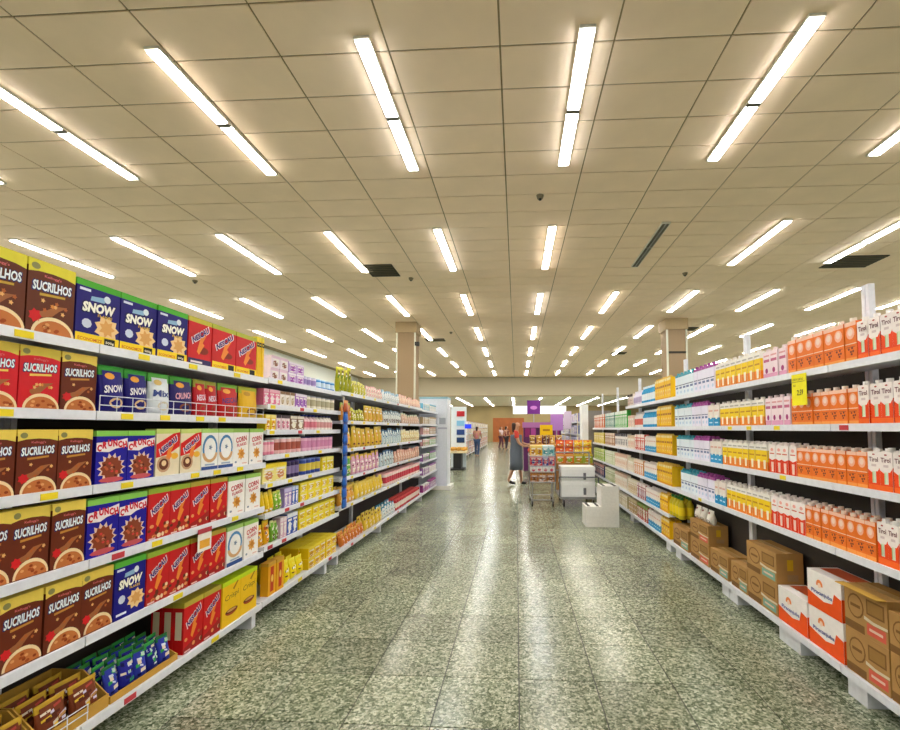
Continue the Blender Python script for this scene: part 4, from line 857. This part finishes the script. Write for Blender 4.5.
# ---- end panels
c = thing('end_panel', 'tall white end panel closing the snack and baby food shelving', 'panel', (-2.42, 10.9, 0))
MB().box(0, .70, 0, .55, .10, 2.25, mat('endcap_white', 'dfe4ee', .4)).build('panel_body', c); MB().box(-.01, .78, -.02, .62, 0, .10, WHITE2).build('plinth', c)
MB().box(.50, .66, -.004, -.001, 1.62, 1.78, P('a8b0bc')).build('notice', c); MB().box(.47, .70, -.004, -.001, 1.5, 1.54, P('b4b8cc')).build('label_strip', c)
MB().box(-.005, .705, -.005, .555, 2.25, 2.3, P('9cc8d8')).build('top_cap', c)
c = thing('end_panel', 'narrow white end panel at the far end of carton shelving', 'panel', (1.62, 10.95, 0))
MB().box(0, .14, 0, .5, .1, 2.1, P('f2f6fa')).build('panel_body', c); MB().box(.14, .7, 0, .5, .1, 1.95, mat('endcap_grey', '8a8680', .6)).build('panel_side', c); MB().box(-.02, .7, -.02, .52, 0, .1, WHITE2).build('plinth', c)

# ------------------------------------------------------------------ stool, cart, trolley
sx0, sy0 = at_z(586, 527, 0); sx1, _ = at_z(619, 527, 0)
st = thing('step_stool', 'white plastic two-step stool with black anti-slip strips', 'step stool', (sx0, sy0, 0))
W_ = sx1 - sx0; a = W_ * .47; D = .38; m = MB(); pf = [(0, 0), (W_, 0), (W_, .62), (a, .62), (a, .31), (0, .31)]
m.face([(x, 0, z) for x, z in pf], WHITE2); m.face([(x, D, z) for x, z in pf][::-1], WHITE2)
for i in range(6):
    (x, z), (x2, z2) = pf[i], pf[(i + 1) % 6]; m.face([(x, 0, z), (x, D, z), (x2, D, z2), (x2, 0, z2)], WHITE2)
bo = m.build('stool_body', st); bo.modifiers.new('bevel', 'BEVEL').width = .015
for (xa, z) in ((.03, .31), (a - .07, .31), (a + .03, .62), (W_ - .07, .62)): MB().box(xa, xa + .04, .03, D - .03, z + .0005, z + .004, BLACK).build('grip_strip', st)

def wheels(t, pts, r=.05):
    for x, y in pts:
        wl = MB().cyl((x - .012, y, r), (x + .012, y, r), r, BLACK, 12).build('wheel', t)
        MB().box(x - .018, x + .018, y - .012, y + .012, r, r + .09, STEEL).build('wheel_fork', wl)
cx0, cy0, cwid, clen = .25, 8.6, .50, .80
ct = thing('shopping_cart', 'wire shopping cart loaded with yellow, red and white packs', 'shopping cart', (cx0, cy0, 0))
wheels(ct, ((.05, .06), (cwid - .05, .06), (.03, clen - .05), (cwid - .03, clen - .05)), .055)
m = MB(); zb0, zt = .48, .98
for q in range(9):
    x = cwid * q / 8; m.cyl((x, 0, zb0), (x, 0, zt), .003, STEEL, 4); m.cyl((x, clen, zb0), (x, clen, zt + .05), .003, STEEL, 4); m.cyl((x, 0, zb0), (x, clen, zb0), .003, STEEL, 4)
for q in range(11):
    y = clen * q / 10
    for x in (0, cwid): m.cyl((x, y, zb0), (x, y, zt + .05 * q / 10), .003, STEEL, 4)
for q in range(6):
    z = zb0 + (zt - zb0) * q / 5
    m.tube([(0, 0, z), (cwid, 0, z), (cwid, clen, z), (0, clen, z), (0, 0, z)], .004 if 0 < q < 5 else .009, STEEL, 5)
m.build('basket', ct)
MB().tube([(.04, .06, .13), (.03, clen - .05, .13), (.0, clen - .02, zt)], .012, STEEL).tube([(cwid - .04, .06, .13), (cwid - .03, clen - .05, .13), (cwid, clen - .02, zt)], .012, STEEL).tube([(.04, .06, .13), (cwid - .04, .06, .13)], .012, STEEL).tube([(.03, clen - .05, .13), (cwid - .03, clen - .05, .13)], .012, STEEL).tube([(.05, .06, .13), (.06, .10, zb0)], .012, STEEL).tube([(cwid - .05, .06, .13), (cwid - .06, .10, zb0)], .012, STEEL).build('cart_frame', ct)
MB().tube([(0, clen, zt + .05), (0, clen + .1, zt + .09), (cwid, clen + .1, zt + .09), (cwid, clen, zt + .05)], .014, P('d84a3c')).build('handle', ct)
goods = [(.50, .66, [('brown', 'b06a2c', 'c88844', '7c4a1c')] * 3), (.662, .79, [('white', 'f0ece8', 'd8dce4', 'c84a54')] * 4), (.792, .985, [('red', 'd83c4c', 'e8b0b0', '3c3c8c'), ('red', 'd83c4c', 'e8b0b0', '3c3c8c'), ('blue', '3c4c9c', 'c8d0e4', 'd86c6c'), ('red', 'd83c4c', 'e8b0b0', '3c3c8c')]), (.987, 1.18, [('yellow', 'e8b83c', 'f0d880', 'a86c24'), ('yellow', 'e8b83c', 'f0d880', 'a86c24'), ('teal', '7cb4b8', 'dcecec', '4c8c94'), ('teal', '7cb4b8', 'dcecec', '4c8c94')])]
for z0, z1, cols in goods:
    n = len(cols); ww = (cwid - .03) / n
    for i, cc in enumerate(cols):
        for r in range(2):
            k_ = sb('%s grocery pack' % cc[0], '', cc[1], cc[2], cc[3], ww * .95, z1 - z0 - .003, .2, name='grocery_pack', cat='pack')
            put(k_, cx0 + .015 + ww * (i + .5), cy0 + .13 + r * .22, z0 if z0 > .51 else zb0 + .006, 0, '%s grocery pack stacked in the wire shopping cart%s' % (cc[0], '' if r == 0 else ', behind another'), 'packs in the shopping cart')
tx, ty = .83, 8.6
tr = thing('flatbed_trolley', 'grey flatbed trolley carrying white crates', 'trolley', (tx, ty, 0))
wheels(tr, ((.08, .08), (.64, .08), (.08, .92), (.64, .92)), .07)
MB().box(0, .72, 0, 1.0, .161, .20, STEEL).build('platform', tr)
MB().tube([(.0, .99, .18), (0, .99, 1.0), (.72, .99, 1.0), (.72, .99, .18)], .016, STEEL).tube([(0, .99, .62), (.72, .99, .62)], .012, STEEL).build('push_handle', tr)
MB().tube([(-.01, -.012, .2), (-.01, -.012, .58), (.73, -.012, .58), (.73, -.012, .2)], .012, mat('grey_paint', '6c7078', .5)).build('front_rail', tr)
for z, la in ((.2015, 'white foam crate standing on the flatbed trolley'), (.488, 'white foam crate on top of the other crate')):
    cr = thing('foam_crate', la, 'crate', (tx + .03, ty + .02, z))
    MB().box(0, .64, 0, .5, 0, .22, P('eef0f0')).build('crate_body', cr); MB().box(-.008, .648, -.008, .508, .22, .285, P('f4f6f6')).build('lid', cr); MB().box(.42, .47, -.012, -.001, .04, .17, mat('grey_paint', '6c7078', .5)).build('clasp', cr)

# ------------------------------------------------------------------ promotion displays beyond
d = thing('display_table', 'wooden promotion table stacked with orange and yellow bags', 'table', (.9, 10.2, 0))
MB().box(0, .85, 0, .7, .68, .72, mat('table_wood', 'b07c3c', .5)).build('table_top', d)
for x in (.04, .78):
    for y in (.04, .63): MB().box(x, x + .04, y, y + .04, 0, .68, mat('table_wood', 'b07c3c', .5)).build('leg', d)
oc = sb('orange grocery carton', '', 'dc7c2c', 'e8a850', '9cb83c', .2, .2, .2, name='grocery_carton', cat='carton'); gc = sb('green grocery carton', '', 'a8b83c', 'e0c84c', 'd87c2c', .2, .2, .2, name='grocery_carton', cat='carton')
for i in range(4): put(oc if i < 2 else gc, 1.0 + i * .21, 10.32, .722, 0, '%s grocery carton on the wooden promotion table' % ('orange' if i < 2 else 'green'), 'cartons on the promotion table')
ob = bag('', '', 'e86c2c', 'd8402c', 'f0c83c', .2, .16, .1); yb_ = bag('', '', 'f0cc3c', 'e8902c', 'd8502c', .2, .16, .1)
for r in range(2):
    for i in range(4): put(ob if i < 2 else yb_, 1.0 + i * .21, 10.3, .924 + .164 * r, 0, '%s snack bag atop the promotion table cartons, %s layer' % ('orange' if i < 2 else 'yellow', ('lower', 'upper')[r]), 'bags on the promotion table')
d = thing('display_bin', 'brown display bin with yellow price sign behind the cart', 'bin', (.35, 12.6, 0))
MB().box(0, .95, 0, .8, 0, 1.0, mat('bin_wood', '8c5c2c', .6)).build('bin_body', d); MB().box(-.03, .98, -.03, .83, 1.0, 1.06, P('d8a040')).build('bin_rim', d)
MB().cyl((.5, .1, 1.06), (.5, .1, 1.35), .012, STEEL).build('sign_pole', d); MB().box(.32, .68, .085, .1, 1.33, 1.62, P('f4c81c')).rect(.4, .6, 1.44, 1.5, .084, P('b8801c')).build('yellow_sign', d)
for i in range(5):
    k_ = bag('', '', ['8c6c34', 'c8902c', '6c4424', 'd8a84c', 'a87438'][i], 'e0c070', 'f0dca0', .17, .26, .1)
    put(k_, .46 + i * .19, 12.85, 1.062, 0, '%s snack bag standing on the brown display bin' % ['olive', 'amber', 'dark brown', 'golden', 'tan'][i], 'bags on the display bin')
d = thing('purple_display', 'purple promotion stand with rows of purple packs and banner', 'display stand', (.25, 16.0, 0))
PU = P('6c2c84'); MB().box(0, 1.35, 0, .5, 0, 1.55, P('5c2c5c')).build('stand_body', d); MB().box(-.03, 1.38, -.03, .53, 1.55, 1.74, P('b070ac')).build('header', d)
MB().cyl((.38, .2, 1.74), (.38, .2, 2.1), .015, STEEL).build('pole', d); MB().box(.14, .62, .18, .22, 2.05, 2.55, P('7c3494')).ell(.38, 2.28, .13, .07, .179, P('d88cdc')).build('banner', d)
for i in range(6): MB().box(.06 + i * .21, .23 + i * .21, -.04, -.001, 1.22, 1.53, P(['8c2c6c', 'b04a98', '4c2450', 'c868b0', '7c2c5c', 'a03c88'][i])).build('display_pack', d)
d = thing('hanging_sign', 'violet hanging sign beside the purple promotion stand', 'sign', (1.15, 15.0, 0))
MB().box(0, .42, 0, .03, 1.45, 2.0, P('c088d8')).box(.44, .7, 0, .03, 1.5, 2.1, P('e4d4ec')).build('sign_board', d); MB().cyl((.2, .015, 0), (.2, .015, 1.45), .02, STEEL).build('sign_post', d); MB().box(.05, .35, -.05, .08, 0, .03, STEEL).build('sign_base', d)
# far gondolas
FK = {}
def far_gondola(label, X, y0, y1, cols, side, hgt=1.9, nb=4):
    s = -1 if side == 'L' else 1
    t = thing('far_shelving', label, 'shelving', (X, y0, 0), 0, 'bays of ' + label)
    L = y1 - y0
    def bx(x0, x1, ya, yb, z0, z1, m): a_, b_ = sorted((s * x0, s * x1)); return MB().box(a_, b_, ya, yb, z0, z1, m)
    bx(.41, .45, 0, L, .08, hgt, WHITE).build('back_panel', t); bx(.2, .4, .04, L - .04, 0, .12, DARK).build('kick_plate', t)
    for i in range(5): bx(0, .4, 0, L, .15 + i * (hgt - .3) / 4.4, .19 + i * (hgt - .3) / 4.4, WHITE).build('shelf_board', t)
    for yy in (-.03, L):
        bx(0, .03, yy, yy + .03, 0, hgt, P('e6dccb')).build('end_post', t); bx(.42, .45, yy, yy + .03, 0, hgt, P('e6dccb')).build('end_post', t)
    n = int(L / .44)
    for i in range(5):
        z = .19 + i * (hgt - .3) / 4.4
        for q in range(n):
            nm, c1, c2 = cols[(i * 3 + q * 7 + (q // 3)) % len(cols)]
            k_ = FK.setdefault((nm, c1), sb('%s pack' % nm, '', c1, c2, 'f0ece4', .42, .27, .2, name='grocery_pack', cat='pack'))
            put(k_, X + s * .13, y0 + (q + .5) * L / n, z + .0008, PI / 2 if s < 0 else -PI / 2, '%s pack on the %s' % (nm, ('distant shelving behind the jeans-wearing shopper' if s < 0 else 'distant shelving beyond the carton shelving')), 'packs on the ' + label)
for q9 in range(9): far_gondola('distant white shelving with pink and cream packs behind the shopper', -2.55, 21.5 + 1.95 * q9, 23.38 + 1.95 * q9, [('pink', 'd87c84', 'f0c8c0'), ('cream', 'e8dcc4', 'c88c6c'), ('maroon', '8c3038', 'd88c8c'), ('olive green', '8c9860', 'dcdcc0'), ('white', 'ece8e0', 'a8b0b8')], 'L')
for q9 in range(4): far_gondola('distant white shelving with blue and violet packs beyond cartons', 1.9, 14.0 + 1.85 * q9, 15.78 + 1.85 * q9, [('violet', '7c74b0', 'd8d4e8'), ('blue', '4c64a4', 'c8d4e8'), ('lilac', 'b8a8d0', 'ece8f4'), ('pale grey', 'd0d0d8', '8c90b0')], 'R', 2.0)
# bakery stand on the left
bx0, _ = at_y(448, 440, 16); bx1, _ = at_y(464, 440, 16)
d = thing('bakery_stand', 'bakery stand with black pedestal and tall white board', 'display stand', (bx0, 16, 0)); W_ = bx1 - bx0
MB().box(.18, W_ - .12, .1, .6, .06, .62, BLACK).box(.05, W_, .02, .68, 0, .06, BLACK).build('pedestal', d)
MB().box(0, W_ + .1, 0, .7, .62, .70, P('e8d8b0')).build('table_top', d)
MB().box(.0, W_ - .0, .72, .76, .0, 2.35, P('e4eef4')).build('white_board', d)
for z, cl in ((1.98, 'c8343c'), (1.62, '8cc8e8'), (1.28, '34508c'), (.98, '24406c')): MB().box(.22, .22 + .3, .70, .718, z, z + .2, P(cl)).build('coloured_card', d)
MB().box(W_ - .02, W_ + .22, .4, .44, 1.52, 1.68, mat('blue_screen', '1c34c8', .3, emit=.6)).build('blue_screen', d); MB().cyl((W_ + .1, .42, .70), (W_ + .1, .42, 1.52), .015, STEEL).build('screen_post', d)
lf = MB().lathe([(.02, 0), (.09, .02), (.105, .07), (.08, .12), (.02, .14)], mat('bread_crust', 'd8a03c', .6), 10, .92, .8).mesh('bread_loaf', True)
for r in range(2):
    for i in range(3):
        o = link('bread_loaf', lf, None, (bx0 + .14 + i * .21, 16.16 + r * .25, .7005)); tag(o, 'golden bread loaf lying on the bakery stand', 'bread', 'loaves on the bakery stand')
for i in range(3): tag(MB().box(-.09, .09, -.06, .06, 0, .12, P('e0b848')).box(-.092, .092, -.062, .062, .04, .08, P('f0dc90')).build('pastry_pack', None, False, (bx0 + .14 + i * .21, 16.58, .7005)), 'yellow pastry pack behind loaves on the bakery stand', 'pack', 'pastry packs on the bakery stand')

# ------------------------------------------------------------------ people
def skin(name, pts, edges, m, parent=None, sub=1, xf=None):
    me = bpy.data.meshes.new(name); ks = list(pts); idx = {k: i for i, k in enumerate(ks)}
    me.from_pydata([pts[k][:3] for k in ks], [(idx[a], idx[b]) for a, b in edges], [])
    o = bpy.data.objects.new(name, me); COL.objects.link(o)
    o.modifiers.new('skin', 'SKIN').use_smooth_shade = True
    sv = me.skin_vertices[0].data
    for k in ks:
        r = pts[k][3]; sv[idx[k]].radius = r if isinstance(r, tuple) else (r, r)
        sv[idx[k]].use_root = (idx[k] == 0)
    s_ = o.modifiers.new('sub', 'SUBSURF'); s_.levels = sub; s_.render_levels = sub
    dg = bpy.context.evaluated_depsgraph_get(); dg.update()
    m2 = bpy.data.meshes.new_from_object(o.evaluated_get(dg)); bpy.data.objects.remove(o); bpy.data.meshes.remove(me)
    m2.materials.clear(); m2.materials.append(m)
    return link(name, m2, parent)
SKINM = mat('skin_tone', 'b98a6c', .6)
def person(label, loc, rz, hgt, top, bottom, hair, skirt, stride, reach=.06):
    t = thing('person', label, 'person', loc, rz); f = hgt / 1.7
    p = {'pelvis': (0, 0, .93, .125), 'waist': (0, 0, 1.08, .115), 'chest': (.01, 0, 1.27, .13), 'neckb': (.0, 0, 1.42, .06), 'neck': (.015, 0, 1.47, .052), 'jaw': (.03, 0, 1.54, .07), 'head': (.025, 0, 1.61, .088), 'crown': (.015, 0, 1.665, .06), 'nose': (.125, 0, 1.585, .012)}
    e = [('pelvis', 'waist'), ('waist', 'chest'), ('chest', 'neckb'), ('neckb', 'neck'), ('neck', 'jaw'), ('jaw', 'head'), ('head', 'crown'), ('head', 'nose')]
    for s, sg, fw, arm in (('l', 1, stride, reach), ('r', -1, -stride, .04)):
        back = fw < 0
        p['hip' + s] = (0, sg * .09, .88, .09); p['knee' + s] = (fw * .5 + .03, sg * .09, .50, .058); p['ank' + s] = (fw - (.05 if back else 0), sg * .09, .13 if back and stride > .1 else .085, .038)
        p['heel' + s] = (fw - (.04 if back else .02), sg * .09, .09 if back and stride > .1 else .045, .035); p['toe' + s] = (fw + .14, sg * .095, .03, .03)
        p['sh' + s] = (0, sg * .17, 1.385, .06); p['elb' + s] = (.06 + arm * .4, sg * .22, 1.12, .042); p['wr' + s] = (.16 + arm, sg * .18, 1.02 + arm * .2, .028); p['palm' + s] = (.23 + arm, sg * .17, 1.02 + arm * .2, .03)
        e += [('pelvis', 'hip' + s), ('hip' + s, 'knee' + s), ('knee' + s, 'ank' + s), ('ank' + s, 'heel' + s), ('heel' + s, 'toe' + s), ('chest', 'sh' + s), ('sh' + s, 'elb' + s), ('elb' + s, 'wr' + s), ('wr' + s, 'palm' + s)]
        for q in range(4):
            L = (.06, .072, .068, .052)[q]; a = ('fa%d' % q) + s; b = ('fb%d' % q) + s
            p[a] = (.23 + arm + .05 + L * .4, sg * (.17 + .03 - q * .02), 1.02 + arm * .2 - .004, .009); p[b] = (.23 + arm + .045 + L, sg * (.17 + .03 - q * .02), 1.0 + arm * .2, .008); e += [('palm' + s, a), (a, b)]
        p['th' + s] = (.23 + arm + .02, sg * (.17 - .055), 1.02 + arm * .2, .009); e += [('palm' + s, 'th' + s)]
    p = {k: (v[0] * f, v[1] * f, v[2] * f, v[3] * f) for k, v in p.items()}
    skin('body', p, e, SKINM, t)
    g = lambda k, d: (p[k][0], p[k][1], p[k][2], p[k][3] + d * f)
    ks = ['pelvis', 'waist', 'chest', 'neckb', 'shl', 'shr']; sh = {k: g(k, .014) for k in ks}; sh['neckb'] = (*p['neckb'][:2], p['neckb'][2] - .01, .07)
    for s in 'lr': sh['m' + s] = tuple((p['sh' + s][i] * .35 + p['elb' + s][i] * .65) for i in range(3)) + (.058 * f,)
    skin('shirt', sh, [('pelvis', 'waist'), ('waist', 'chest'), ('chest', 'neckb'), ('chest', 'shl'), ('chest', 'shr'), ('shl', 'ml'), ('shr', 'mr')], mat('shirt_' + top, top, .8), t)
    if skirt:
        MB().lathe([(.165 * f, .40 * f), (.168 * f, .60 * f), (.165 * f, .90 * f), (.142 * f, 1.08 * f), (.152 * f, 1.26 * f), (.14 * f, 1.33 * f)], mat('denim_grey', bottom, .85), 16, 1.05, 1.24, (.01, 0)).build('dress', t, True)
    else:
        tr_ = {k: g(k, .016) for k in ('pelvis', 'hipl', 'hipr', 'kneel', 'kneer', 'ankl', 'ankr')}
        skin('trousers', tr_, [('pelvis', 'hipl'), ('pelvis', 'hipr'), ('hipl', 'kneel'), ('hipr', 'kneer'), ('kneel', 'ankl'), ('kneer', 'ankr')], mat('trousers_' + bottom, bottom, .85), t)
    for s in 'lr': skin('shoe', {'a': g('heel' + s, .012), 'b': g('toe' + s, .008)}, [('a', 'b')], BLACK, t)
    hm = mat('hair_' + hair, hair, .6)
    skin('hair', {'a': (-.02 * f, 0, 1.655 * f, .088 * f), 'b': (-.05 * f, 0, 1.58 * f, .078 * f), 'c': (-.06 * f, 0, 1.47 * f, .055 * f), 'd': (-.06 * f, 0, 1.38 * f, .04 * f)}, [('a', 'b'), ('b', 'c'), ('c', 'd')], hm, t)
    for sg in (-1, 1): MB().lathe([(.004, -.008), (.011, 0), (.004, .008)], BLACK, 8).build('eye', t, True, (.1 * f, sg * .034 * f, 1.605 * f))
    MB().box(.098 * f, .106 * f, -.025 * f, .025 * f, 1.545 * f, 1.553 * f, mat('lips', '94483f', .5)).build('mouth', t)
    return t
px_, py_ = at_z(516, 484.5, 0)
person('person in red top and long grey denim dress walking past the cart', (px_, py_, 0), 0, 1.72, 'c43a30', '5c6470', '3a2418', True, .15, .16)
person('person in pink top and blue jeans standing at distant shelving', (*at_z(477, 456.5, 0), 0), PI * .42, 1.68, 'c07a80', '34507c', '2a1a14', False, .05)
person('person in white top near the orange wall in the distance', (-1.15, 33, 0), -.5, 1.7, 'e0c8c8', '5c3040', '2c1c14', False, .1)
person('person in dark red top beside the person in white top', (-.72, 31.5, 0), .8, 1.74, '7c2c2c', '3c3038', '241812', False, .08)
